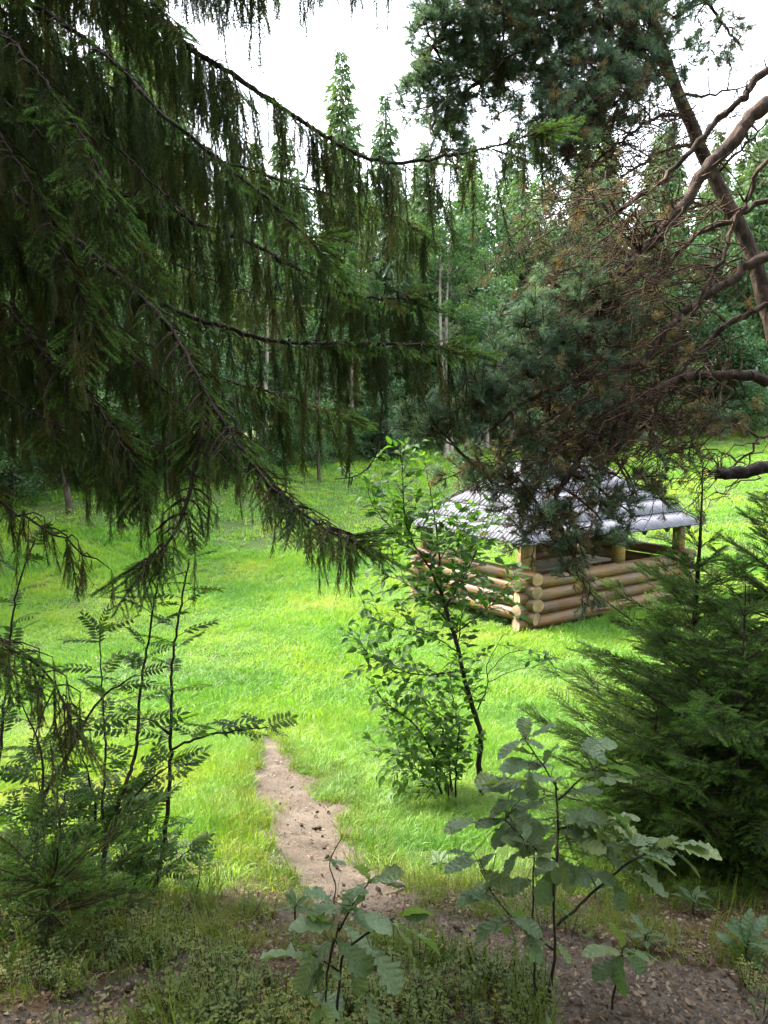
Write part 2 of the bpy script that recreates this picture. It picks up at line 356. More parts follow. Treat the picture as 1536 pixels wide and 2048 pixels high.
# ------------------------------------------------------------------ instanced small foliage (one object each)
LIB = {}
def library(key, meshes):
    c = bpy.data.collections.new(key)
    for i, me in enumerate(meshes):
        o = bpy.data.objects.new('%s_%02d' % (key, i), me); c.objects.link(o)
    LIB[key] = (c, len(meshes))
def scatter(name, key, P, rot, scl, parent=None, off=(0, 0, 0), idx=None):
    c, k = LIB[key]; P = A(P).reshape(-1, 3); n = len(P)
    me = bpy.data.meshes.new(name); me.vertices.add(n); me.vertices.foreach_set('co', (P - A(off)).ravel())
    a = me.attributes.new('rot', 'FLOAT_VECTOR', 'POINT'); a.data.foreach_set('vector', A(rot).ravel())
    s = A(scl); s = np.repeat(s[:, None], 3, 1) if s.ndim == 1 else s
    a = me.attributes.new('scl', 'FLOAT_VECTOR', 'POINT'); a.data.foreach_set('vector', s.ravel())
    a = me.attributes.new('idx', 'INT', 'POINT'); a.data.foreach_set('value', (rng.integers(0, k, n) if idx is None else idx).astype(np.int32))
    ng = bpy.data.node_groups.new(name, 'GeometryNodeTree')
    ng.interface.new_socket('Geometry', in_out='INPUT', socket_type='NodeSocketGeometry'); ng.interface.new_socket('Geometry', in_out='OUTPUT', socket_type='NodeSocketGeometry')
    N, L = ng.nodes, ng.links
    gi, go = N.new('NodeGroupInput'), N.new('NodeGroupOutput')
    ci = N.new('GeometryNodeCollectionInfo'); ci.inputs['Collection'].default_value = c; ci.inputs['Separate Children'].default_value = True; ci.inputs['Reset Children'].default_value = True
    ip = N.new('GeometryNodeInstanceOnPoints'); ip.inputs['Pick Instance'].default_value = True
    def at(nm, ty):
        q = N.new('GeometryNodeInputNamedAttribute'); q.data_type = ty; q.inputs['Name'].default_value = nm
        return q.outputs['Attribute']
    L.new(gi.outputs[0], ip.inputs['Points']); L.new(ci.outputs[0], ip.inputs['Instance'])
    L.new(at('idx', 'INT'), ip.inputs['Instance Index']); L.new(at('rot', 'FLOAT_VECTOR'), ip.inputs['Rotation']); L.new(at('scl', 'FLOAT_VECTOR'), ip.inputs['Scale'])
    L.new(ip.outputs[0], go.inputs[0])
    o = obj(name, me, parent); md = o.modifiers.new('instances', 'NODES'); md.node_group = ng
    o['kind'] = 'stuff'
    return o
def eul(D, spin=None):
    """euler that turns +X to direction D"""
    D = A(D); D = D / (np.linalg.norm(D, axis=-1, keepdims=True) + 1e-9)
    az = np.arctan2(D[..., 1], D[..., 0]); el = np.arcsin(np.clip(D[..., 2], -1, 1))
    return np.stack([np.zeros_like(az) if spin is None else spin, -el, az], -1)
def unit(v): v = A(v); return v / (np.linalg.norm(v, axis=-1, keepdims=True) + 1e-9)

def needles(mb, P, T, per, ln, wd, m, fwd=.6, flat=None):
    """single-triangle needles round twig points P with tangents T"""
    n = len(P); P = np.repeat(P, per, 0); T = unit(np.repeat(T, per, 0))
    r = rng.normal(size=(n * per, 3))
    if flat is not None: r[:, 2] *= flat
    s = unit(r - (r * T).sum(1)[:, None] * T); P = P + T * rng.uniform(-.004, .004, (n * per, 1))
    d = unit(s + T * fwd); L = ln * rng.uniform(.7, 1.15, (n * per, 1))
    w = unit(np.cross(d, rng.normal(size=d.shape))) * wd / 2
    V = np.stack([P - w, P + w, P + d * L], 1).reshape(-1, 3)
    mb.add(V, T=np.arange(len(V)).reshape(-1, 3), m=m)
def grad(P): return np.gradient(P, axis=0)

def pend_mesh(L, mats):
    """hanging spruce branchlet along +X"""
    mb = MB(); n = int(L / .012); t = np.linspace(0, 1, n)[:, None]
    P = np.c_[t * L, .05 * L * np.sin(t * 3 + rng.uniform(0, 6)) * t, .05 * L * np.sin(t * 2.5 + rng.uniform(0, 6)) * t]
    mb.tube(P[::4], np.linspace(.0026, .001, len(P[::4])), 3, 1); needles(mb, P, grad(P), 10, .017, .0038, 0, 1.2)
    s = .03
    while s < L * .95:
        i = int(s / L * (n - 1)); a = rng.uniform(0, 6.28); l = rng.uniform(.05, .17) * (1 - .4 * s / L)
        k = max(4, int(l / .012)); tt = np.linspace(0, 1, k)[:, None]
        o = A([0, math.cos(a), math.sin(a)]); D = A([rng.uniform(1.5, 3.4), 0, 0]) + o
        p = P[i] + tt * l * unit(D) + A([1, 0, 0]) * .25 * l * tt * tt
        mb.tube(p[[0, k // 2, k - 1]], [.0016, .0012, .0007], 3, 1); needles(mb, p, grad(p), 9, .016, .0038, 0, 1.2)
        s += rng.uniform(.012, .028)
    return mb.mesh('spruce_branchlet', mats)
def spray_mesh(L, mats, tipmat=2, per=11, wd=.0034):
    """flat spruce spray along +X with brighter tips"""
    mb = MB(); n = int(L / .01); t = np.linspace(0, 1, n)[:, None]
    P = np.c_[t * L, .04 * L * np.sin(t * 3 + rng.uniform(0, 6)), -.1 * L * t * t + .02 * rng.normal()]
    mb.tube(P[::4], np.linspace(.004, .0012, len(P[::4])), 4, 1); needles(mb, P, grad(P), per, .018, wd, 0, 1.4)
    s = .04
    while s < L * .93:
        for sd in (-1, 1):
            if rng.random() < .12: continue
            i = int(s / L * (n - 1)); l = (L - s) * rng.uniform(.4, .65) + .025; l = min(l, .17)
            k = max(4, int(l / .01)); tt = np.linspace(0, 1, k)[:, None]
            D = unit(A([1.0, sd * rng.uniform(.7, 1.1), rng.uniform(-.25, .15)]))
            p = P[i] + tt * l * D + A([.12 * l, 0, -.08 * l]) * tt * tt
            mb.tube(p[[0, k // 2, k - 1]], [.002, .0014, .0008], 3, 1)
            cut = max(1, int(k * .55)); G = grad(p)
            needles(mb, p[:cut], G[:cut], per, .018, wd, 0, 1.4); needles(mb, p[cut:], G[cut:], per, .017, wd, tipmat, 1.4)
        s += rng.uniform(.028, .05)
    return mb.mesh('spruce_spray', mats)
SPM = [M['spruce_needle'], M['bark_twig'], M['spruce_tip']]
library('spruce_branchlet', [pend_mesh(L, SPM) for L in (.34, .42, .5, .6, .3)])
library('spruce_spray', [spray_mesh(L, SPM) for L in (.3, .36, .26)])
YM = [M['young_needle'], M['stem_green'], M['spruce_tip']]
library('young_spruce_spray', [spray_mesh(L, YM, per=7, wd=.0046) for L in (.3, .36, .24, .2)])
library('dry_branchlet', [pend_mesh(L, [M['dry_twig_needle'], M['bark_twig']]) for L in (.3, .4)])
def tuft_mesh(mat, bark):
    mb = MB(); L = .11; t = np.linspace(0, 1, 10)[:, None]
    P = np.c_[t * L, .1 * L * np.sin(t * 2), .15 * L * t * t]
    mb.tube(P[::3], [.004, .0035, .003, .0022], 4, 1); needles(mb, P[3:], grad(P)[3:], 8, .05, .0042, 0, .9)
    for a in rng.uniform(0, 6.28, 2):
        k = 7; tt = np.linspace(0, 1, k)[:, None]; D = unit(A([.7, math.cos(a), math.sin(a)]))
        p = P[3] + tt * .07 * D; mb.tube(p[[0, 3, 6]], [.0025, .002, .0015], 3, 1); needles(mb, p[2:], grad(p)[2:], 7, .046, .0042, 0, .9)
    return mb.mesh('pine_tuft', [mat, bark])
library('pine_tuft', [tuft_mesh(M['pine_needle'], M['bark_pine_twig']) for _ in range(4)])
library('old_pine_tuft', [tuft_mesh(M['pine_needle_old'], M['bark_pine_twig']) for _ in range(3)])

def grass_tuft(nb, h, spread, wd, lean):
    mb = MB()
    for _ in range(nb):
        a, r = rng.uniform(0, 6.28), spread * math.sqrt(rng.random()); b = rng.uniform(0, 6.28); H = h * rng.uniform(.5, 1.1); le = lean * rng.uniform(.3, 1.2) * H
        p = A([r * math.cos(a), r * math.sin(a), -.01]); d = A([math.cos(b), math.sin(b), 0]); s = A([-math.sin(b), math.cos(b), 0]) * wd / 2
        m1 = p + d * le * .3 + A([0, 0, H * .6]); tp = p + d * le + A([0, 0, H * .9])
        mb.add([p - s, p + s, m1 + s * .8, m1 - s * .8, tp], T=[(3, 2, 4)], Q=[(0, 1, 2, 3)])
    return mb
GM = [M['meadow_grass']]
library('near_grass', [grass_tuft(30, .105, .085, .004, 1.0).mesh('grass_tuft', GM) for _ in range(5)])
library('mid_grass', [grass_tuft(44, .11, .17, .0075, 1.1).mesh('grass_tuft', GM) for _ in range(5)])
library('far_grass', [grass_tuft(44, .15, .42, .024, 1.1).mesh('grass_tuft', GM) for _ in range(4)])
library('trail_grass', [grass_tuft(22, .13, .06, .004, .8).mesh('grass_tuft', [M['path_grass']]) for _ in range(4)] + [grass_tuft(7, .34, .03, .004, .35).mesh('grass_tuft', [M['path_grass']]) for _ in range(1)])
def bilberry():
    mb = MB()
    for _ in range(4):
        a = rng.uniform(0, 6.28); h = rng.uniform(.09, .19); d = A([math.cos(a), math.sin(a), 0]); k = 7
        t = np.linspace(0, 1, k)[:, None]; P = d * t * h * .45 * rng.uniform(.4, 1) + A([0, 0, 1]) * t * h + d * .02
        mb.tube(P[[0, 3, 6]], [.0022, .0018, .001], 3, 1)
        for j in range(2, k):
            for _ in range(3):
                b = rng.uniform(0, 6.28); L = rng.uniform(.012, .024); dd = unit(A([math.cos(b), math.sin(b), rng.uniform(-.1, .6)])); ss = unit(np.cross(dd, [0, 0, 1])) * L * .3
                p = P[j]; mb.add([p, p + dd * L * .5 + ss, p + dd * L, p + dd * L * .5 - ss], Q=[(0, 1, 2, 3)])
    return mb.mesh('bilberry_plant', [M['bilberry_leaf'], M['bark_pine_twig']])
library('bilberry', [bilberry() for _ in range(6)])
def litter_leaf():
    mb = MB(); L = rng.uniform(.010, .026); w = L * rng.uniform(.1, .42); c = L * rng.uniform(-.3, .35)
    mb.add([(-L / 2, 0, 0), (0, -w, c * .6), (L / 2, 0, c * .3), (0, w, c), (0, 0, .002)], T=[(0, 1, 4), (1, 2, 4), (2, 3, 4), (3, 0, 4)])
    return mb.mesh('dead_leaf', [M['litter']])
library('litter', [litter_leaf() for _ in range(7)])
def cone_mesh():
    mb = MB(); t = np.linspace(0, 1, 7); P = np.c_[(t - .5) * .045, 0 * t, 0 * t + .01]; mb.tube(P, .011 * np.sin(np.pi * (t * .9 + .06)) + .001, 7, 0, rough=.25)
    return mb.mesh('pine_cone', [M['cone']])

# ------------------------------------------------------------------ gazebo of logs
GC = A([2.48, 13.15]); YAW = .609; GA, GB = 4.45, 2.93; GZ = .02
UX = A([math.cos(YAW), math.sin(YAW), 0]); UY = A([-math.sin(YAW), math.cos(YAW), 0]); UZ = A([0, 0, 1])
gaz = thing('log_gazebo', 'open log gazebo with grey board roof standing on the meadow', 'gazebo', (GC[0], GC[1], GZ))
gaz.rotation_euler = (0, 0, YAW)
def log_mesh(L, r, seed):
    g = np.random.default_rng(seed); n = 14; k = 16; t = np.linspace(0, 1, n); P = np.c_[t * L, .012 * np.sin(t * 5 + seed), .008 * np.sin(t * 4 + 2 * seed)]
    mb = MB(); rr = r * (1 + .03 * np.sin(t * 6 + seed) + .015 * g.normal(size=n)); rr[0] *= .93; rr[-1] *= .93
    P[1, 0] = .015; P[-2, 0] = L - .015
    mb.tube(P, rr, k, 0); V0 = mb.V[0].reshape(n, k, 3)
    for e, sg in ((0, 1), (n - 1, -1)):
        mb.add(np.vstack([V0[e], P[e] + A([-.004 * sg, 0, 0])]), T=[(q, (q + 1) % k, k)[::sg] for q in range(k)], m=1)
    return mb.mesh('log', [M['log'], M['log_end']], smooth=False)
def log(p0, ax, L, r=.121):     # local coordinates of the gazebo
    me = log_mesh(L, r * rng.uniform(.95, 1.04), int(rng.integers(1, 999)))
    me.polygons.foreach_set('use_smooth', [p.material_index == 0 for p in me.polygons])
    return obj('log', me, gaz, p0, (0, 0, ax))
EX = .25
for k in range(4):
    z = .15 + k * .233
    e = EX + rng.uniform(-.03, .03)
    log((-e, 0, z), 0, GA + 2 * e)                        # long front wall
    if k < 5:                                             # far long wall, broken by the entrance
        log((-e, GB, z), 0, 1.35 + e); log((GA - 1.7, GB, z), 0, 1.7 + e)
for k in range(4):
    z = .262 + k * .233; e = EX + rng.uniform(-.03, .03)
    log((0, -e, z), R(90), GB + 2 * e); log((GA, -e, z), R(90), GB + 2 * e)
ZE, ZA, OV, INS = 1.60, 2.84, .27, 1.45
def post(x, y, z0, z1, w=.09):
    mb = MB(); mb.box((0, 0, (z1 - z0) / 2), (w, 0, 0), (0, w, 0), (0, 0, (z1 - z0) / 2)); return obj('post', mb.mesh('post', [M['post']]), gaz, (x, y, z0))
for x, y in ((.06, .04), (GA - .04, .04), (GA * .56, .04), (.06, GB - .04), (GA - .04, GB - .04), (1.3, GB - .02), (GA - 1.62, GB - .02)):
    post(x, y, .93, ZE + .14)
def beam(p0, p1, w=.07, h=.08):
    p0, p1 = A(p0), A(p1); d = p1 - p0; L = np.linalg.norm(d); mb = MB(); mb.box((L / 2, 0, 0), (L / 2, 0, 0), (0, w, 0), (0, 0, h))
    return obj('beam', mb.mesh('beam', [M['log'], M['log_end']]), gaz, tuple(p0), (0, 0, math.atan2(d[1], d[0])))
zb = ZE + .08
beam((-.1, .04, zb), (GA + .1, .04, zb)); beam((-.1, GB - .04, zb), (GA + .1, GB - .04, zb)); beam((.06, .14, zb - .003), (.06, GB - .14, zb - .003)); beam((GA - .04, .14, zb - .003), (GA - .04, GB - .14, zb - .003))
# roof: every board of the two faces in view is a piece of its own
roof = obj('roof', None, gaz); roof.empty_display_size = .2
E4 = [A([-OV, -OV, ZE]), A([GA + OV, -OV, ZE]), A([GA + OV, GB + OV, ZE]), A([-OV, GB + OV, ZE])]; RA, RB = A([-OV + INS, GB / 2, ZA]), A([GA + OV - INS, GB / 2, ZA])
def clip(poly, a, b):
    """keep the side of line a->b to its left"""
    out = []; n = len(poly); f = lambda p: (b[0] - a[0]) * (p[1] - a[1]) - (b[1] - a[1]) * (p[0] - a[0])
    for i in range(n):
        p, q = poly[i], poly[(i + 1) % n]; fp, fq = f(p), f(q)
        if fp >= 0: out.append(p)
        if (fp > 0 > fq) or (fp < 0 < fq): t = fp / (fp - fq); out.append((p[0] + t * (q[0] - p[0]), p[1] + t * (q[1] - p[1])))
    return out
def roof_face(p0, p1, t0, t1, single):
    u = p1 - p0; Wd = np.linalg.norm(u); u = u / Wd; mid = (p0 + p1) / 2; s = t0 - mid; s = s - u * s.dot(u); H = np.linalg.norm(s); s = s / H; nrm = np.cross(u, s)
    au, au1 = (t0 - p0).dot(u), (t1 - p0).dot(u); nc = 5; ch = H / nc; bw = .104
    Mx = Matrix(((u[0], s[0], nrm[0], p0[0]), (u[1], s[1], nrm[1], p0[1]), (u[2], s[2], nrm[2], p0[2]), (0, 0, 0, 1)))
    whole = MB()
    for c in range(nc):
        v0, v1 = c * ch - (.05 if c == 0 else .06), (c + 1) * ch; x = -.05 + (c % 2) * .05
        while x < Wd:
            w = bw * rng.uniform(.92, 1.06); dv = rng.uniform(-.012, .012)
            poly = [(x + .003, v0 + dv), (x + w - .003, v0 + dv), (x + w - .003, v1), (x + .003, v1)]
            poly = clip(clip(poly, (Wd, 0), (au1, H)), (au, H), (0, 0))
            x += w
            if len(poly) < 3: continue
            ar = abs(sum(poly[i][0] * poly[(i + 1) % len(poly)][1] - poly[(i + 1) % len(poly)][0] * poly[i][1] for i in range(len(poly)))) / 2
            if ar < .0015: continue
            n = len(poly); lift = rng.uniform(0, .002)
            zf = lambda v: .012 + .024 * (1 - (v - v0) / (v1 - v0)) + lift      # lower end lies on the course below
            V = [(a, b, zf(b)) for a, b in poly] + [(a, b, zf(b) - .022) for a, b in poly]
            T = [(0, i, i + 1) for i in range(1, n - 1)] + [(n, n + i + 1, n + i) for i in range(1, n - 1)]
            Qd = [(i, n + i, n + (i + 1) % n, (i + 1) % n) for i in range(n)]
            if single:
                ctr = A(V[:n]).mean(0); me = mk_mesh('roof_board', A(V) - ctr, T, Qd, [M['roof_board'], M['butt_shade']], None, [int(max(poly[i][1], poly[(i + 1) % n][1]) < v0 + .02) for i in range(n)])
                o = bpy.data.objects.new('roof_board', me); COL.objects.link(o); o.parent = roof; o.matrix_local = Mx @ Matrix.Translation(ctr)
            else: whole.add(V, T=T, Q=Qd)
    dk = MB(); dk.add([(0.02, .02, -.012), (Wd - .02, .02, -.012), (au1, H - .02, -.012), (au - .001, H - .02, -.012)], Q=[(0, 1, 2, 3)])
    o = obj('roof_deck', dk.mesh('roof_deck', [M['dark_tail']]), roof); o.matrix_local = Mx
    if not single:
        o = obj('roof_boards', whole.mesh('roof_boards', [M['roof_board']]), roof); o.matrix_local = Mx; o['kind'] = 'stuff'
roof_face(E4[0], E4[1], RA, RB, True); roof_face(E4[3], E4[0], RA, RA, True); roof_face(E4[1], E4[2], RB, RB, False); roof_face(E4[2], E4[3], RB, RA, False)
for e, AP, nm in [(E4[0], RA, 'hip_board'), (E4[1], RB, 'hip_board'), (E4[2], RB, 'hip_board'), (E4[3], RA, 'hip_board'), (RA - A([.08, 0, 0]), RB + A([.08, 0, 0]), 'ridge_board')]:
    d = AP - e; L = np.linalg.norm(d); d = d / L; sd = unit(np.cross(d, UZ)); up = np.cross(sd, d)
    mb = MB(); mb.box((0, 0, 0), (L / 2 + .03, 0, 0), (0, .05, 0), (0, 0, .012))
    o = obj(nm, mb.mesh(nm, [M['roof_board']]), roof)
    c = (AP + e) / 2 + up * .06
    o.matrix_local = Matrix(((d[0], sd[0], up[0], c[0]), (d[1], sd[1], up[1], c[1]), (d[2], sd[2], up[2], c[2]), (0, 0, 0, 1)))
def tail(x, y, rz):
    V = [(-.075, 0), (.075, 0), (.05, -.06), (0, -.115), (-.05, -.06)]; n = 5
    mb = MB(); mb.add([(a, -.03, b) for a, b in V] + [(a, .03, b) for a, b in V], T=[(0, i + 1, i) for i in range(1, 4)] + [(n, n + i, n + i + 1) for i in range(1, 4)], Q=[(i, (i + 1) % n, n + (i + 1) % n, n + i) for i in range(n)])
    obj('rafter_tail', mb.mesh('rafter_tail', [M['dark_tail']]), roof, (x, y, ZE + .0), (0, 0, rz))
for i in range(7): tail(.1 + i * (GA - .2) / 6, -OV + .06, 0)
for i in range(5): tail(-OV + .06, .1 + i * (GB - .2) / 4, R(90)); tail(GA + OV - .06, .1 + i * (GB - .2) / 4, R(90))
def gpt(x, y, z): return GC[0] + UX[0] * x + UY[0] * y, GC[1] + UX[1] * x + UY[1] * y, GZ + z
tb = thing('picnic_table', 'pale plank table inside the log gazebo', 'table', gpt(1.0, 1.35, 0)); tb.rotation_euler = (0, 0, YAW)
for i in range(6):
    mb = MB(); mb.box((1.25, 0, 0), (1.25, 0, 0), (0, .062, 0), (0, 0, .02)); obj('table_board', mb.mesh('table_board', [M['table']]), tb, (0, -.33 + i * .13, .78))
for x in (.3, 2.2):
    for y in (-.25, .25):
        mb = MB(); mb.box((0, 0, .38), (.04, 0, 0), (0, .04, 0), (0, 0, .38)); obj('leg', mb.mesh('leg', [M['post']]), tb, (x, y, 0))
for y, nm in ((.42, 'long bench beside the near wall inside the gazebo'), (2.25, 'long bench beside the far wall inside the gazebo')):
    b = thing('bench', nm, 'bench', gpt(.6, y, 0)); b.rotation_euler = (0, 0, YAW)
    mb = MB(); mb.box((1.5, 0, .44), (1.5, 0, 0), (0, .17, 0), (0, 0, .025)); obj('seat', mb.mesh('seat', [M['table']]), b)
    for x in (.3, 2.7): mb = MB(); mb.box((0, 0, .207), (.04, 0, 0), (0, .14, 0), (0, 0, .207)); obj('leg', mb.mesh('leg', [M['post']]), b, (x, 0, 0))

# ------------------------------------------------------------------ far forest
def far_spruce(H, rmax, seed, zlow):
    g = np.random.default_rng(seed); mb = MB(); Vs = []
    z = zlow
    while z < H - .15:
        f = (z - zlow) / (H - zlow); L = (rmax * (1 - f) ** .8 + .22) * (1 if f > .1 else .6 + 4 * f)
        for a in np.arange(0, 6.28, 6.28 / g.integers(5, 8)) + g.uniform(0, 6):
            l = L * g.uniform(.6, 1.12); el = R(25 - 48 * (1 - f) ** .7 + g.uniform(-9, 9)); n = max(3, int(l / .16)); t = (np.arange(n) + g.random(n)) / n
            r = t * l * math.cos(el); zz = z + t * l * math.sin(el) - .22 * l * t * (1 - t) * 2 + .12 * l * t ** 3 + g.uniform(-.2, .2)
            d = A([math.cos(a), math.sin(a), 0]); s = A([-math.sin(a), math.cos(a), 0])
            P = d * r[:, None]; P[:, 2] = zz
            for sd in (-1, 1, 0):
                sw = (.15 + .42 * (1 - t)) * min(1, l) * g.uniform(.5, 1.2, n) * sd; sz = g.uniform(.18, .42, n) * (1.0 if l > .6 else .6)
                c = P + s * sw[:, None]; dr = unit(d * .6 + s * sd * .8 + A([0, 0, -1.0]) * g.uniform(.3, 1.3, (n, 1)) + g.normal(0, .25, (n, 3)))
                w = unit(np.cross(dr, g.normal(size=(n, 3)))) * (sz * .3)[:, None]
                Vs.append(np.stack([c - w, c + w, c + dr * sz[:, None] * 1.5], 1).reshape(-1, 3))
        z += g.uniform(.3, .5) * (.65 + .5 * (1 - f))
    V = np.concatenate(Vs); mb.add(V, T=np.arange(len(V)).reshape(-1, 3))
    tb_ = MB(); n = 9; t = np.linspace(0, 1, n); tb_.tube(np.c_[.05 * np.sin(t * 4), .05 * np.sin(t * 5), t * H * .99 - .2], .2 * H / 22 * (1 - t) + .02, 8, 0, rough=.06)
    for _ in range(30):     # dead lower branches
        a, zz, l = g.uniform(0, 6.28), g.uniform(1.2, zlow + 2), g.uniform(.5, 1.7); d = A([math.cos(a), math.sin(a), -.15])
        tb_.tube([A([0, 0, zz]), A([0, 0, zz]) + d * l * .5, A([0, 0, zz]) + d * l + A([0, 0, -.1])], [.025, .018, .008], 3)
    return mb.mesh('crown', [M['far_spruce']]), tb_.mesh('trunk', [M['bark_far']], smooth=True)
def far_leafy(H, rw, seed, mat, bark, nl=5000, zlow=.25, ls=.15):
    g = np.random.default_rng(seed); tb_ = MB(); n = 8; t = np.linspace(0, 1, n)
    S = np.c_[.25 * np.sin(t * 3 + seed), .2 * np.sin(t * 4 + 2 * seed), t * H * .9 - .15]; tb_.tube(S, .012 * H * (1 - t) + .02, 7, 0, rough=.05)
    cl = []
    for _ in range(26):
        z = g.uniform(zlow, 1) * H; f = (z / H - zlow) / (1 - zlow); r = rw * math.sqrt(max(.05, 1 - (2 * f - .8) ** 2 / 1.5)) * g.uniform(.35, 1); a = g.uniform(0, 6.28)
        c = A([r * math.cos(a), r * math.sin(a), z]); cl.append((c, g.uniform(.35, .8) * rw * .45)); b = A([S[int(min(n - 1, z / H * .75 * n))][0], 0, z - r * .6])
        tb_.tube(cr([b, (b + c) / 2 + A([0, 0, .1]), c], .5), [.03, .02, .012, .008, .006][:1] * 1 + [.012] if False else .015, 3)
    P = []
    for _ in range(nl):
        c, r = cl[g.integers(len(cl))]; d = g.normal(size=3); d *= r * g.uniform(.5, 1.05) / np.linalg.norm(d); d[2] *= .65; P.append(c + d)
    P = A(P); d = unit(g.normal(size=P.shape) * A([1, 1, .5])); s = unit(np.cross(d, g.normal(size=P.shape) * .5 + A([0, 0, 1]))) ; L = ls * g.uniform(.6, 1.3, (nl, 1))
    V = np.stack([P, P + d * L * .5 + s * L * .36, P + d * L, P + d * L * .5 - s * L * .36], 1).reshape(-1, 3)
    mb = MB(); mb.add(V, Q=np.arange(nl * 4).reshape(-1, 4))
    return mb.mesh('crown', [mat]), tb_.mesh('trunk', [bark], smooth=True)
SPR = [far_spruce(22, 2.9, 11, 2.2), far_spruce(22, 2.4, 12, 3.5), far_spruce(22, 3.3, 13, 1.6), far_spruce(22, 2.1, 15, 6)]
LEA = [far_leafy(9, 3.0, 21, M['far_leaf'], M['bark_far'], 6500), far_leafy(8, 2.8, 22, M['maple_leaf'], M['bark_far'], 6000, .2, .19), far_leafy(14, 2.2, 23, M['far_leaf'], M['bark_pale'], 5500, .5, .14)]
SHR = [far_leafy(2.0, 1.3, 31, M['far_leaf'], M['bark_far'], 2600, .05, .1), far_leafy(1.5, 1.2, 32, M['maple_leaf'], M['bark_far'], 2200, .02, .1), far_leafy(2.6, 1.1, 33, M['far_leaf'], M['bark_far'], 2600, .1, .11)]
def plant_tree(name, cat, label, group, pair, x, y, h, h0, rz, wide=1.0, dz=0.0):
    t = thing(name, label, cat, (x, y, float(terrain(x, y)) + dz), group); s = h / h0
    obj('trunk', pair[1], t, (0, 0, 0), (0, 0, rz), (s, s, s)); obj('crown', pair[0], t, (0, 0, 0), (0, 0, rz), (s * wide, s * wide, s))
    return t
def at_depth(xp, d): return (xp - 768) / FPX * d, d
# spruces that stand out against the sky: (photo x of the tip, depth, height)
named = [(687, 50, 24.4, 0, 'tallest spruce of the far forest, its tip alone against the white sky'),
         (770, 54, 23.8, 1, 'spruce just right of the tallest far spruce, its tip against the sky'),
         (575, 47, 19.5, 3, 'thin spruce tip left of the tallest far spruce'),
         (480, 44, 17.0, 1, 'far spruce half hidden behind the hanging left boughs near the sky gap'),
         (1490, 62, 23.5, 2, 'far spruce at the right edge behind the leaning pine trunk'),
         (845, 57, 21.5, 0, 'far spruce left of the dark pine crown, lower than its neighbours')]
for xp, d, h, k, lab in named:
    x, y = at_depth(xp, d); plant_tree('spruce_tree', 'tree', lab, 'spruces of the far forest', SPR[k], x, y, h, 22, xp)
# forest wall behind the meadow: the edge runs from near on the left to far on the right
edge = cr([(-24, 2), (-17, 10), (-12, 17), (-8.6, 23.5), (-4.6, 34), (-.5, 45), (4, 54), (14, 60), (34, 66), (60, 66)], 1.2)
nrm2 = np.c_[-np.gradient(edge[:, 1]), np.gradient(edge[:, 0])]; nrm2 /= np.linalg.norm(nrm2, axis=1)[:, None]
def zone(p):
    u = 768 + FPX * p[0] / max(p[1], 1)
    for lim, w in [(0, 'outside the left frame edge'), (230, 'behind the darkest left boughs'), (420, 'behind the middle of the hanging left boughs'), (600, 'left of the tallest far spruce'), (780, 'around the tallest far spruce'), (920, 'between the two near trees in the middle'), (1080, 'behind the left edge of the blue-green pine needles'), (1300, 'behind the pine above the gazebo roof'), (1540, 'behind the leaning pine trunk at right')]:
        if u < lim: return w
    return 'outside the right frame edge'
sp = []
for row, (off, gap, h0, h1) in enumerate([(1.8, 3.0, 14, 19), (5.5, 3.4, 17, 21.5), (10, 3.8, 18, 23), (16, 4.5, 19, 24), (24, 6, 19, 24)]):
    s = rng.uniform(0, gap)
    while s < len(edge) * 1.15 - 1:
        i = int(s / 1.2)
        if i >= len(edge): break
        p = edge[i] + nrm2[i] * (off + rng.uniform(-1.2, 1.2)); s += gap * rng.uniform(.7, 1.35)
        if p[1] < 3: continue
        sp.append((row, p))
for row, p in sp:
    h = (.345 * np.hypot(p[0] * .5, p[1]) + 1.8) * rng.uniform(.68, 1.0) * (.85 if row == 0 else 1)
    if 768 + FPX * p[0] / p[1] < 400 and row > 0: h = (.52 * p[1] + 2.5) * rng.uniform(.8, 1.05)
    if 540 < 768 + FPX * p[0] / p[1] < 930: h *= .88
    if abs(p[0]) > .6 * p[1] + 2: h = rng.uniform(11, 15)
    if row == 0 and rng.random() < .45:
        k = int(rng.integers(3)); plant_tree('broadleaf_tree', 'tree', 'front-row broadleaf tree of the far wood, ' + zone(p), 'front row broadleaf trees ' + zone(p), LEA[k], p[0], p[1], min(h, 13) * rng.uniform(.7, 1), [9, 8, 14][k], rng.uniform(0, 6.28), rng.uniform(.9, 1.3)); continue
    zn = zone(p); lab = ['front-row spruce of the far forest wall, ', 'inner spruce of the far forest wall, '][row > 0] + zn
    plant_tree('spruce_tree', 'tree', lab, ['front row spruces ', 'inner spruces '][row > 0] + zn, SPR[int(rng.integers(4))], p[0], p[1], h, 22, rng.uniform(0, 6.28), rng.uniform(.9, 1.35) * (1 + .25 * (h < 13)))
leafy = [(1015, 47, 10.5, 1, 'round broadleaf tree with blue-green leaves at the far meadow edge'),
         (935, 50, 9, 0, 'pale green broadleaf tree left of the blue-green one at the forest edge'),
         (640, 33, 6.5, 0, 'bushy broadleaf tree seen through the hanging spruce curtain'),
         (330, 25, 6.0, 1, 'broadleaf tree at the left meadow edge behind the spruce boughs'),
         (120, 21, 7.0, 0, 'broadleaf tree at the left margin behind the dark spruce'),
         (470, 29, 5.0, 1, 'low broadleaf tree between the left boughs at the meadow edge'),
         (1300, 57, 11, 0, 'broadleaf tree behind the brown pine twigs at the far edge'),
         (1440, 59, 9, 1, 'dark broadleaf tree under the leaning trunk at the far edge'),
         (1180, 54, 8, 0, 'broadleaf tree directly above the gazebo roof at the far edge'),
         (770, 44, 5.0, 1, 'low leafy tree at the end of the meadow in the middle')]
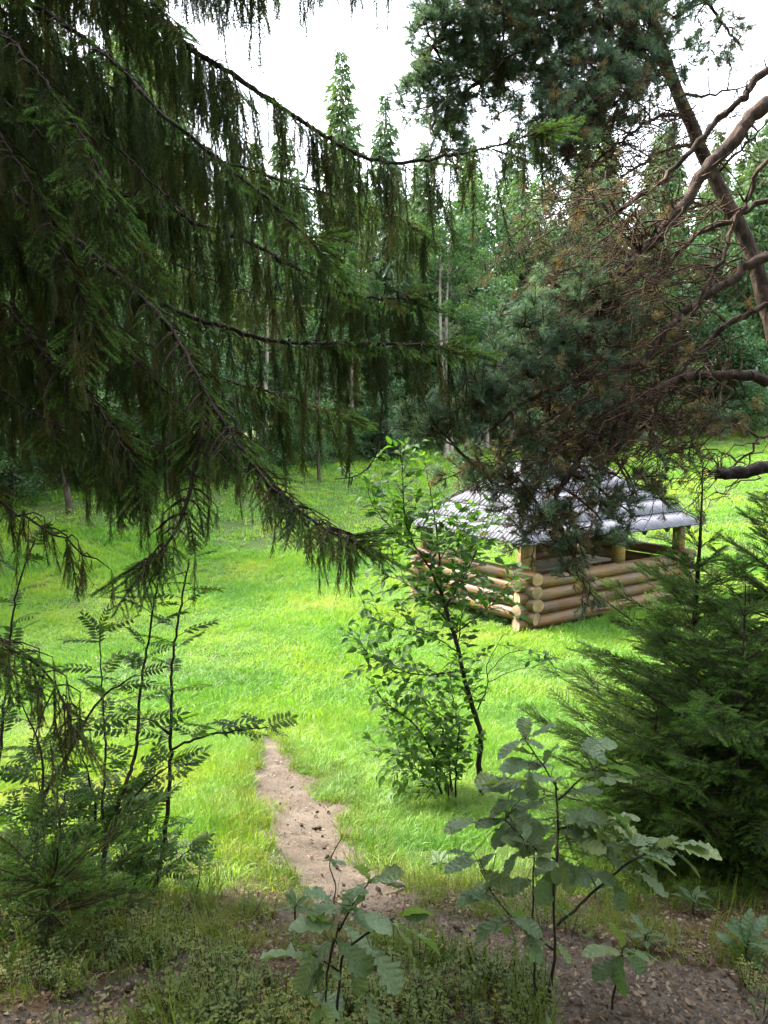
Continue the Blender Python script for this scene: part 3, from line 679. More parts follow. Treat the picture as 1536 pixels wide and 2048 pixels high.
for xp, d, h, k, lab in leafy:
    x, y = at_depth(xp, d); plant_tree('broadleaf_tree', 'tree', lab, 'broadleaf trees at the forest edge', LEA[k], x, y, h, [9, 8, 14][k], xp)
for q, (xp, d, h) in enumerate([(830, 56, 15), (900, 58, 17), (960, 57, 18), (1020, 59, 17.5), (1085, 58, 18.5), (1150, 60, 18), (1215, 59, 18.5), (1280, 61, 18), (1350, 62, 18.5), (1420, 62, 18)]):
    x, y = at_depth(xp, d); plant_tree('broadleaf_tree', 'tree', 'tall broadleaf tree closing the far wood, ' + zone((x, y)), 'tall broadleaf trees ' + zone((x, y)), LEA[q % 2], x, y, h, [9, 8][q % 2], xp, .72)
for xp, d, h, lab in [(884, 46, 15, 'slim pale-trunked tree at the forest edge, left of a pair'), (897, 46.6, 14, 'slim pale-trunked tree at the forest edge, right of a pair'), (965, 52, 13, 'slim pale trunk beside the blue-green broadleaf tree')]:
    x, y = at_depth(xp, d); plant_tree('slim_tree', 'tree', lab, None, LEA[2], x, y, h, 14, xp)
for i in range(0, len(edge) - 4, 1):
    for _ in range(1 + i % 2):
        p = edge[i] + nrm2[i] * rng.uniform(-.3, 2.2); h = rng.uniform(.8, 2.3); k = int(rng.integers(3))
        if p[1] < 8 or p[0] > 36: continue
        plant_tree('shrub', 'shrub', 'leafy shrub along the far forest edge, ' + zone(p), 'forest edge shrubs ' + zone(p), SHR[k], p[0], p[1], h, [2.0, 1.5, 2.6][k], rng.uniform(0, 6.28), rng.uniform(.8, 1.4))
# the wood the camera stands in (behind and beside), shading the foreground
for x, y, h, k in [(-3.5, -3.5, 17, 2), (2.8, -4.5, 18, 0), (-.4, -7, 20, 2), (-6.8, .5, 17, 2), (8.5, 2.5, 18, 1), (-8.5, 5.0, 17, 0), (7, -7, 20, 2), (-6, -8, 19, 0), (12, 6, 19, 2), (-11.5, 1.5, 19, 1), (3, -11, 21, 0), (-4, -13, 21, 2), (10, -4, 19, 0), (16, 11, 19, 0), (20, 17, 20, 2), (25, 25, 20, 0), (29, 33, 21, 1), (33, 42, 21, 2)]:
    plant_tree('spruce_tree', 'tree', 'spruce of the wood on the near slope around the viewpoint', 'spruces of the near slope', SPR[k], x, y, h, 22, x * 3 + y)

for x, y, h, k in [(-1.8, -3.2, 13, 0), (2.4, -3.0, 13.5, 0), (-5.2, -1.5, 12, 0)  , (0.2, -5.5, 15, 0)]:  # wide crowns out of view, added to darken the foreground
    plant_tree('broadleaf_tree', 'tree', 'unseen wide broadleaf tree added behind the viewpoint for shade', 'shade trees added behind the viewpoint', LEA[k], x, y, h, 9, x * 5 + y)

# ------------------------------------------------------------------ near spruce on the left with hanging boughs
TX, TY = -2.95, 4.25
spr = thing('spruce_tree', 'big dark spruce with drooping curtain boughs filling the left side', 'tree', (TX, TY, float(terrain(TX, TY))))
SB = A([TX, TY, float(terrain(TX, TY))])
mb = MB(); t = np.linspace(0, 1, 30); mb.tube(np.c_[TX + .05 * np.sin(t * 5), TY + .05 * np.cos(t * 4), SB[2] - .3 + t * 15], .2 * (1 - t) ** .8 + .02, 12, 0, rough=.06); obj('trunk', mb.mesh('trunk', [M['bark_spruce']], True, SB), spr)
obj('crown', far_spruce(15.5, 2.9, 17, 6.0)[0], spr)
limbs = [  # photo path (x, y, depth), radius, branchlet density, branchlet length scale, spray tip, start fraction
 ([(-120, -230, 4.0), (150, -80, 4.1), (330, 62, 4.3), (450, 140, 4.35), (560, 212, 4.4), (660, 278, 4.4), (770, 325, 4.4), (900, 312, 4.4), (1000, 290, 4.35), (1085, 262, 4.3)], .030, 1.0, .95, 1, .2),
 ([(-150, 130, 3.8), (60, 280, 3.85), (190, 378, 3.9), (290, 395, 3.9), (400, 450, 3.9), (500, 486, 3.9), (620, 550, 3.9), (700, 590, 3.85), (830, 600, 3.8)], .024, 1.2, .9, 1, .1),
 ([(-150, 200, 3.5), (0, 370, 3.55), (100, 480, 3.6), (200, 550, 3.6), (300, 600, 3.6), (430, 650, 3.6), (560, 683, 3.6), (700, 688, 3.6), (820, 690, 3.55), (925, 697, 3.5)], .026, 1.0, .8, 1, .1),
 ([(-100, 330, 3.2), (150, 480, 3.1), (330, 650, 3.0), (420, 800, 2.95), (520, 950, 2.85), (590, 1015, 2.8), (655, 1062, 2.7), (715, 1085, 2.65)], .024, 2.6, .36, 1, .15),
 ([(420, 800, 2.95), (395, 900, 2.9), (375, 1000, 2.85), (345, 1075, 2.8), (290, 1130, 2.75)], .010, 2.2, .3, 1, .0),
 ([(-200, 830, 3.0), (0, 1000, 2.95), (60, 1040, 2.9), (150, 1092, 2.9), (165, 1110, 2.9)], .012, .9, .5, 0, .2),
 ([(-150, 1200, 2.6), (0, 1287, 2.6), (60, 1322, 2.6), (112, 1370, 2.6), (140, 1440, 2.6)], .012, 1.6, .55, 0, .1),
 ([(-150, -300, 4.6), (100, -190, 4.7), (300, -130, 4.8), (450, -90, 4.8), (600, -80, 4.8), (780, -70, 4.8)], .022, 1.1, .75, 0, .1),
 ([(-200, -150, 3.4), (50, 0, 3.4), (200, 100, 3.35), (330, 230, 3.3), (450, 330, 3.3), (560, 420, 3.3), (640, 500, 3.3)], .018, 1.1, .7, 1, .1),
 ([(-200, 0, 4.6), (50, 130, 4.7), (200, 230, 4.7), (350, 300, 4.8), (500, 340, 4.8), (620, 380, 4.8), (760, 420, 4.8), (850, 470, 4.8)], .02, 1.2, 1.0, 1, .1),
 ([(-200, 350, 4.4), (0, 500, 4.4), (150, 600, 4.4), (280, 680, 4.4), (420, 750, 4.4), (560, 790, 4.4), (690, 830, 4.4)], .02, 1.2, .9, 1, .1),
 ([(-200, 450, 3.0), (0, 600, 2.95), (100, 720, 2.9), (200, 820, 2.9), (250, 900, 2.9), (280, 950, 2.9)], .016, 2.2, .6, 1, .1),
 ([(-200, 500, 4.0), (-50, 650, 4.0), (80, 760, 4.0), (180, 820, 4.0), (260, 870, 4.0), (340, 900, 4.0)], .016, 2.0, .7, 0, .1),
 ([(-200, -100, 3.0), (0, 60, 2.9), (100, 180, 2.85), (180, 300, 2.8), (230, 420, 2.8)], .016, 1.4, .6, 1, .1),
 ([(-200, 250, 5.0), (100, 400, 5.0), (300, 500, 5.0), (450, 570, 5.0), (600, 610, 5.0)], .018, 1.4, .9, 0, .1),
 ([(-200, -220, 5.2), (50, -90, 5.2), (200, 0, 5.2), (330, 90, 5.2), (430, 200, 5.2), (500, 300, 5.2)], .018, 1.4, .9, 0, .1),
 ([(-200, 100, 2.9), (-20, 250, 2.85), (80, 400, 2.8), (150, 560, 2.8), (190, 650, 2.8)], .016, 1.5, .6, 1, .1),
 ([(-200, -560, 4.0), (50, -420, 4.0), (250, -280, 4.0), (420, -160, 4.0), (520, -80, 4.0)], .018, 1.5, 1.0, 0, .1),
 ([(-200, -480, 3.4), (50, -380, 3.4), (180, -280, 3.4), (300, -180, 3.4)], .016, 1.5, .9, 0, .1),
 ([(-200, -360, 4.8), (0, -230, 4.8), (150, -120, 4.8), (260, -20, 4.8), (380, 90, 4.8), (470, 170, 4.8)], .018, 1.5, 1.0, 0, .1),
 ([(-200, -140, 4.4), (0, 20, 4.4), (150, 130, 4.4), (300, 220, 4.4), (420, 300, 4.4)], .018, 1.5, 1.0, 0, .1),
 ([(-200, 60, 3.3), (-20, 180, 3.3), (110, 300, 3.3), (220, 430, 3.3), (300, 520, 3.3)], .016, 1.5, .8, 1, .1),
 ([(-200, -330, 3.6), (50, -200, 3.6), (180, -100, 3.6), (280, -20, 3.6), (360, 60, 3.6)], .016, 1.5, .7, 0, .1),
 ([(-200, -420, 4.2), (50, -300, 4.2), (250, -180, 4.3), (350, -100, 4.3), (420, -40, 4.3)], .016, 1.5, .8, 0, .1),
 ([(-200, -20, 3.9), (30, 120, 3.9), (150, 220, 3.9), (270, 330, 3.9), (360, 420, 3.9)], .016, 1.4, .8, 0, .1),
 ([(-200, 620, 3.4), (0, 780, 3.35), (120, 860, 3.3), (200, 920, 3.3), (240, 980, 3.3)], .014, 2.2, .5, 1, .1),
 ([(-200, 340, 3.8), (0, 470, 3.8), (150, 600, 3.8), (270, 720, 3.8), (380, 830, 3.8), (450, 900, 3.8)], .016, 2.0, .7, 1, .1),
]
for li, (pt, rad, dens, bl, tip, st) in enumerate(limbs):
    P = pxs(pt)
    if li != 4: P = np.vstack([A([TX, TY, P[0][2] + .35]), P])
    C = cr(P, .04, .004); n = len(C); s = np.arange(n) / (n - 1); G = unit(grad(C))
    mb = MB(); mb.tube(C, rad * .7 * (1 - s) ** .7 + .003, 7, 0, rough=.2); hb, hr, hs, db, dr_, ds_ = [], [], [], [], [], []; yb, yr, ys = [], [], []
    tw = MB()
    for i in range(2, n):
        if s[i] < st: continue
        lat = unit(np.cross(G[i], [0, 0, 1])); k = rng.poisson(2.3 * dens)
        for _ in range(k):
            o = rng.normal(0, .13) * (1 - .5 * s[i]); q = C[i] + lat * o + A([0, 0, -abs(o) * .25 + .01]) + G[i] * abs(o) * .5
            tw.tube([C[i], (C[i] + q) / 2 + A([0, 0, .015]), q], [.004, .003, .002], 3)
            d = unit(A([0, 0, -1]) + G[i] * rng.uniform(-.05, .15) + rng.normal(0, .07, 3))
            sc = bl * rng.uniform(.4, 1.45) * (1 - .35 * s[i])
            if rng.random() < (.55 if li == 5 else .05): db.append(q); dr_.append(d); ds_.append(sc)
            else: hb.append(q); hr.append(d); hs.append(sc)
        if rng.random() < .22 * dens or (tip and s[i] > .8 and rng.random() < .8):
            sd = rng.choice([-1, 1]); d = unit(G[i] + lat * sd * rng.uniform(.5, 1.1) + A([0, 0, rng.uniform(-.45, .05)]))
            yb.append(C[i]); yr.append(d); ys.append(rng.uniform(.6, 1.0) * (.9 if s[i] > .8 else .8))
    for _ in range(3 if tip else 1): yb.append(C[-3]); yr.append(unit(G[-1] + rng.normal(0, .25, 3))); ys.append(rng.uniform(.6, .9))
    b = obj('branch', mb.mesh('branch', [M['bark_spruce']], True, SB), spr)
    if tw.n: obj('side_twigs', tw.mesh('side_twigs', [M['bark_twig']], False, SB), b)['kind'] = 'stuff'
    if hb: scatter('hanging_twigs', 'spruce_branchlet', hb, eul(A(hr), rng.uniform(0, 6.28, len(hb))), A(hs), b, SB)
    if db: scatter('dry_twigs', 'dry_branchlet', db, eul(A(dr_), rng.uniform(0, 6.28, len(db))), A(ds_), b, SB)
    if yb: scatter('needle_sprays', 'spruce_spray', yb, eul(A(yr), rng.normal(0, .35, len(yb))), A(ys), b, SB)
# bare crooked twig that hangs in front of the meadow
mb = MB(); C = cr(pxs([(765, 800, 3.6), (760, 850, 3.6), (755, 900, 3.6), (735, 935, 3.6), (705, 955, 3.6), (670, 958, 3.6)]), .03, .002); mb.tube(C, np.linspace(.006, .002, len(C)), 5)
C = cr(pxs([(705, 955, 3.6), (703, 966, 3.6), (700, 970, 3.6)]), .01); mb.tube(C, np.linspace(.004, .002, len(C)), 4)
C = cr(pxs([(740, 690, 3.6), (755, 740, 3.6), (765, 800, 3.6)]), .03, .002); mb.tube(C, np.linspace(.007, .006, len(C)), 5)
obj('bare_twig', mb.mesh('bare_twig', [M['bark_spruce']], True, SB), spr)

# ------------------------------------------------------------------ pines on the right
def pine(name, label, base, trunk_pts, trunk_r, limbs, clusters, seed, tangle=()):
    g = np.random.default_rng(seed)
    th = thing(name, label, 'tree', base); B = A(base)
    mb = MB(); C = cr(trunk_pts, .12, .004); s = np.linspace(0, 1, len(C)); mb.tube(C, trunk_r * (1 - .75 * s) + .0, 14, 0, rough=.05); obj('trunk', mb.mesh('trunk', [M['bark_pine']], True, B), th)
    pool = [(C, trunk_r * .4)]; LP = []
    for pt, r, bare in limbs:
        C = cr(pt, .05, .009); s = np.linspace(0, 1, len(C)); mb = MB()
        for _ in range(int(len(C) / 5)):      # broken stubs
            i = int(g.integers(3, len(C))); d = unit(g.normal(size=3)); mb.tube([C[i], C[i] + d * r * 1.2, C[i] + d * (r * 1.2 + g.uniform(.02, .12))], [.008, .006, .002], 5, 0, rough=.15)
        mb.tube(C, r * (1 - .72 * s) + .002, 10, 0, rough=.17)
        obj('branch', mb.mesh('branch', [M['bark_pine']], True, B), th); LP.append(C)
    allp = np.concatenate(LP if LP else [pool[0][0]]); 
    tw = MB(); tp, tr, ts, op, orr, os_ = [], [], [], [], [], []
    def grow(a, b, r0, nseg=5, wob=.12):
        L = np.linalg.norm(b - a); P = a + (b - a) * np.linspace(0, 1, nseg + 1)[:, None]; P[1:-1] += g.normal(0, wob * L / nseg, (nseg - 1, 3)); P[1:-1, 2] += .06 * L * np.sin(np.linspace(0, np.pi, nseg + 1))[1:-1]
        P = cr(P, max(.03, L / 14)) if r0 > .0065 else P; tw.tube(P, np.linspace(r0, max(.0016, r0 * .35), len(P)), 4 if r0 < .008 else 6, 0, rough=.1); return P
    for (cxp, cyp, cd_, rp, n, old) in clusters:
        n = max(4, int(n * (  .48 if cyp > 860 else .5 if cyp > 500 and cxp > 1000 else .72 if cyp > 500 else 1.15)))
        c = px(cxp, cyp, cd_); r = rp / FPX * cd_
        a = allp[np.argmin(np.linalg.norm(allp - c, axis=1) + g.uniform(0, .15, len(allp)))]
        subl = []
        for _ in range(max(2, n // 14)):
            e = c + g.normal(0, .45, 3) * r * A([1, .8, .8]); subl.append(grow(a, e, .012, 6))
        sp_ = np.concatenate(subl)
        for _ in range(n):
            d = g.normal(size=3); d = d / np.linalg.norm(d) * r * g.uniform(.25, 1) ** .6 * A([1.1, .9, .8]); e = c + d
            q = sp_[np.argmin(np.linalg.norm(sp_ - e, axis=1) + g.uniform(0, .12, len(sp_)))]
            tP = grow(q, e, .0035, 3, .2)
            for _k in range(g.integers(1, 4)):
                dd = unit(unit(e - q) + A([0, 0, .25]) + g.normal(0, .5, 3)); pos = e if _k == 0 else tP[int(g.integers(len(tP) // 2, len(tP)))]
                if g.random() < (max(old, .55) if cyp > 880 and cxp > 980 else old): op.append(pos); orr.append(dd); os_.append(g.uniform(.6, 1.05))
                else: tp.append(pos); tr.append(dd); ts.append(g.uniform(.75, 1.2))
    for (x0, y0, x1, y1, dep, n, old, ln) in tangle:       # bare brown twigs that fall down-left from the branches
        for _ in range(n):
            a = px(g.uniform(x0, x1), g.uniform(y0, y1), dep + g.uniform(-.4, .4)); k = np.argmin(np.linalg.norm(allp - a, axis=1)); a0 = allp[k] if np.linalg.norm(allp[k] - a) < .8 else a
            e = a + A([-g.uniform(.25, 1), g.normal(0, .25), -g.uniform(.1, .8)]) * ln
            if np.linalg.norm(a0 - a) > .05: grow(a0, a, .007, 4)
            P = grow(a, e, .0048, 9, .3)
            for _j in range(g.integers(2, 6)):
                q = P[int(g.integers(len(P) // 4, len(P)))]; e2 = q + A([-g.uniform(-.1, .3), g.normal(0, .12), -g.uniform(-.08, .3)]) * ln; P2 = grow(q, e2, .0028, 6, .38)
                for _m in range(g.integers(0, 3)):
                    q2 = P2[int(g.integers(len(P2)))]; e3 = q2 + g.normal(0, .07, 3) * ln; grow(q2, e3, .002, 2, .3)
                    if g.random() < old: op.append(e3); orr.append(unit(e3 - q2 + A([0, 0, -.02]))); os_.append(g.uniform(.4, .9))
    obj('twigs', tw.mesh('twigs', [M['bark_pine_twig']], False, B), th)['kind'] = 'stuff'
    if tp: scatter('needles', 'pine_tuft', tp, eul(A(tr), g.uniform(0, 6.28, len(tp))), A(ts), th, B)
    if op: scatter('faded_needles', 'old_pine_tuft', op, eul(A(orr), g.uniform(0, 6.28, len(op))), A(os_), th, B)
    return th
D2 = 5.0
PB = A([3.75, 5.2, float(terrain(3.75, 5.2))])
tk = [PB + A([0, 0, -.3]), PB + A([-.02, 0, 2]), PB + A([-.08, .05, 4.5]), PB + A([-.1, .1, 8]), PB + A([.0, .1, 11])]
def from_trunk(z): return A([PB[0] - .03, PB[1] + .02, z])
def PL(l): P = pxs(l); return np.vstack([from_trunk(P[0][2] + .12), P])
limbs2 = [
 (PL([(1560, 205, 5.0), (1470, 282, 5.0), (1410, 345, 5.0), (1335, 448, 4.95), (1275, 512, 4.9), (1215, 585, 4.85), (1170, 665, 4.8), (1100, 690, 4.75)]), .062, 0),
 (PL([(1560, 508, 4.9), (1460, 560, 4.85), (1400, 600, 4.8), (1330, 660, 4.75), (1290, 715, 4.7), (1230, 742, 4.65), (1150, 765, 4.6), (1060, 800, 4.6)]), .04, 0),
 (PL([(1560, 755, 4.8), (1440, 748, 4.75), (1360, 758, 4.7), (1300, 795, 4.65), (1260, 832, 4.6), (1185, 885, 4.55), (1130, 960, 4.5), (1090, 1040, 4.45)]), .045, 0),
 (PL([(1560, 130, 5.2), (1480, 200, 5.2), (1430, 245, 5.2), (1385, 300, 5.2), (1300, 380, 5.2), (1220, 430, 5.2)]), .036, 0),
 (PL([(1560, 395, 5.3), (1460, 440, 5.3), (1390, 470, 5.3), (1330, 540, 5.3), (1260, 610, 5.3), (1200, 660, 5.3)]), .026, 0),
 (PL([(1560, 610, 5.1), (1470, 640, 5.1), (1400, 700, 5.1), (1330, 780, 5.0), (1290, 850, 5.0), (1200, 900, 4.95), (1060, 890, 4.9), (960, 950, 4.9)]), .024, 0),
 (PL([(1560, 320, 4.7), (1500, 390, 4.7), (1440, 520, 4.7), (1380, 640, 4.7), (1320, 720, 4.7)]), .022, 0),
 (PL([(1560, 860, 5.0), (1500, 900, 5.0), (1430, 960, 5.0)]), .014, 0),
]
clusters2 = [(1110, 640, 4.8, 95, 60, .03), (1050, 690, 4.7, 90, 60, .02), (1130, 720, 4.7, 80, 45, .03), (985, 755, 4.65, 80, 50, .03), (910, 805, 4.6, 75, 50, .03), (855, 850, 4.6, 50, 32, .02), (1000, 830, 4.6, 70, 40, .2),
 (1190, 590, 4.9, 70, 60, .5), (1200, 660, 4.9, 80, 60, .5), (1160, 560, 5.0, 60, 25, .4), (1080, 800, 4.7, 80, 40, .4), (1180, 790, 4.7, 80, 30, .6), (990, 930, 4.8, 70, 36, .4), (930, 950, 4.9, 45, 26, .15), (1060, 930, 4.7, 80, 40, .5), (1130, 1000, 4.5, 90, 46, .5), (1070, 1060, 4.45, 70, 42, .35), (1140, 1080, 4.45, 70, 34, .6),
 (1200, 960, 4.6, 80, 34, .5), (1260, 900, 4.7, 90, 34, .6), (1330, 860, 4.8, 90, 30, .6), (1240, 1020, 4.6, 50, 16, .3), (1280, 990, 4.7, 50, 18, .3), (1210, 840, 4.7, 80, 26, .6), (1150, 880, 4.7, 70, 30, .5), (1160, 1170, 4.4, 40, 6, .8), (1040, 990, 4.5, 60, 30, .5),
 (1420, 800, 4.9, 80, 20, .7), (1350, 560, 5.2, 90, 14, .8), (1250, 440, 5.2, 90, 18, .6)]
PINE = pine('pine_tree', 'pine with thick bare limbs reaching in from the right edge over the gazebo', PB, tk, .17, limbs2, clusters2, 5,
     [(1250, 380, 1500, 560, 5.0, 60, .5, 1.0), (1200, 560, 1500, 760, 4.9, 70, .5, 1.0), (1150, 760, 1480, 900, 4.7, 55, .6, .8), (1380, 880, 1530, 960, 5.0, 10, .2, .55), (1150, 330, 1350, 480, 5.1, 22, .4, .8)])
D3 = 7.2
LB = px(1790, 1470, D3); LB[2] = float(terrain(LB[0], LB[1]))
tl = [LB + A([.05, 0, -.3]), px(1690, 1050, D3), px(1580, 760, D3), px(1532, 610, D3), px(1500, 495, D3), px(1452, 405, D3), px(1400, 290, D3), px(1342, 150, D3), px(1300, 20, D3), px(1270, -120, D3), px(1240, -300, D3)]
def TL(l): return pxs(l)
limbs3 = [(TL([(1342, 150, 7.2), (1290, 90, 7.0), (1230, 110, 6.8), (1180, 180, 6.6), (1150, 280, 6.5), (1130, 330, 6.4)]), .04, 0),
 (TL([(1300, 20, 7.2), (1220, -10, 7.0), (1120, 10, 6.9), (1000, 50, 6.8), (900, 70, 6.7), (850, 110, 6.7)]), .05, 0),
 (TL([(1320, 80, 7.2), (1240, 110, 7.1), (1120, 130, 7.1), (1000, 150, 7.0), (920, 190, 7.0), (870, 230, 7.0)]), .04, 0),
 (TL([(1300, 20, 7.2), (1380, -20, 7.3), (1440, 40, 7.3), (1480, 90, 7.3)]), .025, 0),
 (TL([(1270, -120, 7.2), (1200, -90, 7.0), (1100, -60, 6.8), (980, -40, 6.7), (900, -20, 6.7)]), .04, 0),
 (TL([(1400, 290, 7.2), (1330, 300, 7.2), (1250, 350, 7.2), (1180, 400, 7.2)]), .018, 0), (TL([(1452, 405, 7.2), (1370, 420, 7.2), (1280, 480, 7.2), (1180, 500, 7.2)]), .018, 0), (TL([(1430, 350, 7.2), (1480, 300, 7.0), (1536, 240, 6.9)]), .014, 0), (TL([(1360, 190, 7.2), (1420, 190, 7.1), (1500, 170, 7.0)]), .014, 0), (TL([(1375, 230, 7.2), (1300, 240, 7.0), (1220, 300, 6.9), (1150, 360, 6.8)]), .016, 0)]
clusters3 = [(870, 60, 6.7, 60, 55, .1), (930, 30, 6.7, 80, 80, .2), (1010, 60, 6.8, 90, 110, .25), (1100, 40, 6.9, 90, 110, .3), (1060, 130, 7.0, 80, 80, .3), (960, 130, 6.9, 70, 60, .2), (880, 130, 6.8, 55, 50, .05), (860, 200, 6.9, 55, 45, .05), (910, 230, 7.0, 50, 40, .1), (880, 290, 7.0, 45, 30, .1),
 (1180, 60, 6.9, 90, 110, .3), (1250, 60, 7.0, 80, 90, .3), (1170, 170, 6.7, 85, 110, .3), (1220, 200, 6.7, 75, 90, .3), (1140, 240, 6.5, 70, 80, .3), (1120, 300, 6.4, 55, 50, .3), (1280, 140, 7.0, 60, 50, .3), (1320, 30, 7.2, 70, 50, .3), (1400, 20, 7.3, 60, 30, .3), (1440, 80, 7.3, 50, 26, .4), (1330, 110, 7.1, 60, 30, .4), (1020, -30, 6.8, 90, 80, .3), (1150, -40, 6.9, 100, 80, .3), (1290, -60, 7.2, 100, 70, .3), (1080, 210, 6.8, 50, 30, .2), (1330, 220, 7.2, 60, 14, .4), (1000, 200, 7.0, 50, 22, .3), (1120, 400, 7.2, 60, 16, .6)]
pine('pine_tree', 'pine with a reddish leaning trunk and a dark crown against the white sky', LB, tl, .125, limbs3, clusters3, 6,
     [(1080, 150, 1330, 330, 6.8, 18, .3, .8), (1180, 240, 1420, 420, 7.0, 60, .4, .8), (900, 120, 1080, 240, 6.9, 12, .4, .6), (1330, 120, 1530, 330, 6.9, 40, .3, .6), (1180, 100, 1330, 300, 6.7, 40, .4, .6)])
# broken dead limb poking in from the right edge
mb = MB(); C = cr(np.vstack([pxs([(1436, 947, 3.7), (1480, 945, 3.7), (1530, 935, 3.7), (1600, 925, 3.75), (1750, 880, 3.9), (1930, 800, 4.3)]), from_trunk(3.95)]), .03, .003); rr = np.linspace(.03, .036, len(C)); rr[0] = .024; mb.tube(C, rr, 9, 0, cap=True, rough=.2)
for k in range(6): q = C[0] + A([0, rng.uniform(-.015, .015), rng.uniform(-.02, .02)]); mb.tube([q + A([.03, 0, 0]), q + A([-rng.uniform(.015, .04), 0, rng.uniform(-.006, .006)])], [.008, .001], 4)
obj('dead_branch', mb.mesh('dead_branch', [M['dead_wood']], False, PB), PINE)['label'] = 'dark broken dead branch above the young spruce'

# ------------------------------------------------------------------ young spruces
def young_spruce(label, base, H, reach, seed, lean=(0, 0), leader=.5, low=.05, lib='young_spruce_spray', dens=1.0, whorl=.12, steep=2.3):
    g = np.random.default_rng(seed); B = A(base); th = thing('young_spruce', label, 'tree', B)
    top = B + A([lean[0], lean[1], H]); tr = lambda f: B + (top - B) * f
    mb = MB(); f = np.linspace(0, 1, 16); mb.tube(np.stack([tr(q) for q in f]) + np.c_[.01 * np.sin(f * 9), .01 * np.cos(f * 7), 0 * f], .028 * H / 2 * (1 - f) + .003, 7, 0, rough=.06)
    obj('trunk', mb.mesh('trunk', [M['bark_spruce']], True, B), th)
    tp, td, ts = [], [], []
    bm = MB()
    z = low
    while z < 1 - .03:
        f = z; L = min(reach * (1 - f) ** .45, steep * (1 - f) ** 1.9) * (1.0 if f > .18 else .75 + f) + .06
        n = g.integers(5, 8) if f < .75 else g.integers(3, 5)
        for a in np.arange(n) * 6.28 / n + g.uniform(0, 6):
            l = L * g.uniform(.65, 1.1); el = R(4 + 42 * f + g.uniform(-8, 10)); d = A([math.cos(a) * math.cos(el), math.sin(a) * math.cos(el), math.sin(el)]); k = max(4, int(l / .05)); t = np.linspace(0, 1, k)[:, None]
            P = tr(f) + d * l * t + A([0, 0, .1 * l]) * (t * t - t) * (1.2 - f); bm.tube(P, np.linspace(.008 * l + .002, .0018, k), 4); G = unit(grad(P)); lat = unit(np.cross(G, [0, 0, 1]))
            s = .04 if l < .3 else .12 * l
            while s < l:
                i = min(k - 1, int(s / l * k)); 
                for sd in (-1, 1):
                    if g.random() > .62 * dens: continue
                    tp.append(P[i]); td.append(unit(G[i] * 1.0 + lat[i] * sd * g.uniform(.5, 1.0) + A([0, 0, g.uniform(-.25, .3)]))); ts.append(min(1.0, .35 + (l - s) * 1.6) * g.uniform(.6, 1.0))
                s += g.uniform(.05, .09)
            tp.append(P[-1] - G[-1] * .06); td.append(G[-1]); ts.append(g.uniform(.6, .9) * min(1, .4 + l))
        z += whorl / H * g.uniform(.7, 1.2) * (1 + (2.0 if f > 1 - leader / H else 0))
    obj('branches', bm.mesh('branches', [M['bark_twig']], False, B), th)['kind'] = 'stuff'
    for zz in np.arange(1 - leader / H, 1.0, .05): tp.append(tr(zz)); td.append(A([g.normal(0, .06), g.normal(0, .06), 1])); ts.append(.22 + .1 * g.random())
    o = scatter('needles', lib, tp, eul(A(td), g.normal(0, .5, len(tp))), A(ts), th, B)
    return th
def gnd(x, y): return A([x, y, float(terrain(x, y))])
def gpx(x, d): q = px(x, 1000, d); return gnd(q[0], q[1])
young_spruce('young spruce with a bare spiked leader standing right of the gazebo', gpx(1402, 4.5), 2.35 - .0, .9, 41, (.0, .0), .5, dens=.85)
young_spruce('bushy young spruce at the right edge behind the oak sapling', gpx(1560, 4.1), 2.55, 1.05, 42, (.05, 0), .4, dens=.9, steep=2.0)
young_spruce('low young spruce in the dark below the other two at right', gpx(1330, 4.05), 1.1, .75, 43, (0, 0), .2, dens=1.2)
young_spruce('dense low young spruce beside the trail at the right frame edge', gpx(1500, 3.7), 1.5, .85, 45, (0, 0), .2, dens=1.3)
young_spruce('small dark spruce at the lower left corner under the rowan stems', gpx(45, 2.6), .36, .4, 44, (.05, 0), .2, lib='spruce_spray')

# ------------------------------------------------------------------ leaves
def blade(prof, L, fold=.25, droop=.12, seed=0, wave=0.0, curl=.0):
    """leaf along +X from its stalk; prof = (t, half width) pairs for each side"""
    g = np.random.default_rng(seed); n = len(prof); V = []; 
    for t, w in prof:
        z = -droop * L * t * t
        wv = lambda: wave * L * g.normal()
        V += [(t * L, w * L, z + fold * w * L + wv()), (t * L, 0, z), (t * L, -w * L, z + fold * w * L + wv())]
    Qd = []
    for i in range(n - 1): a = 3 * i; Qd += [(a + 1, a + 4, a + 3, a), (a + 2, a + 5, a + 4, a + 1)]
    return V, Qd
def leaf_mesh(name, prof, L, mat, **k):
    V, Qd = blade(prof, L, **k); mb = MB(); mb.add(V, Q=Qd)
    mb.tube([(-.18 * L, 0, .01 * L), (0, 0, 0)], [.0012, .001], 3, 1)
    return mb.mesh(name, [mat, M['stem_green']], smooth=True)
OV_ = [(0, .01), (.12, .15), (.35, .245), (.6, .22), (.82, .11), (1, .003)]
CHL = [leaf_mesh('leaf', OV_, 1.0, M['cherry_leaf'], fold=.35, droop=d, seed=i, wave=.012) for i, d in enumerate((.05, .2, .32, .12))]
OAKP = [(0, .015), (.06, .03), (.14, .10), (.19, .07), (.27, .18), (.33, .11), (.43, .25), (.50, .16), (.60, .31), (.68, .20), (.78, .29), (.86, .19), (.93, .16), (.98, .09), (1, .02)]
OAKP2 = [(0, .012), (.1, .05), (.22, .12), (.32, .11), (.42, .19), (.5, .17), (.6, .25), (.68, .22), (.78, .25), (.87, .17), (.94, .13), (1, .02)]
OKL = [leaf_mesh('leaf', pr, 1.0, M['oak_leaf'], fold=f, droop=d, seed=i, wave=.035) for i, (pr, f, d) in enumerate(((OAKP, .25, .15), (OAKP2, .3, .3), (OAKP, .1, .05), (OAKP2, .4, .1), (OAKP2, .1, .4)))]
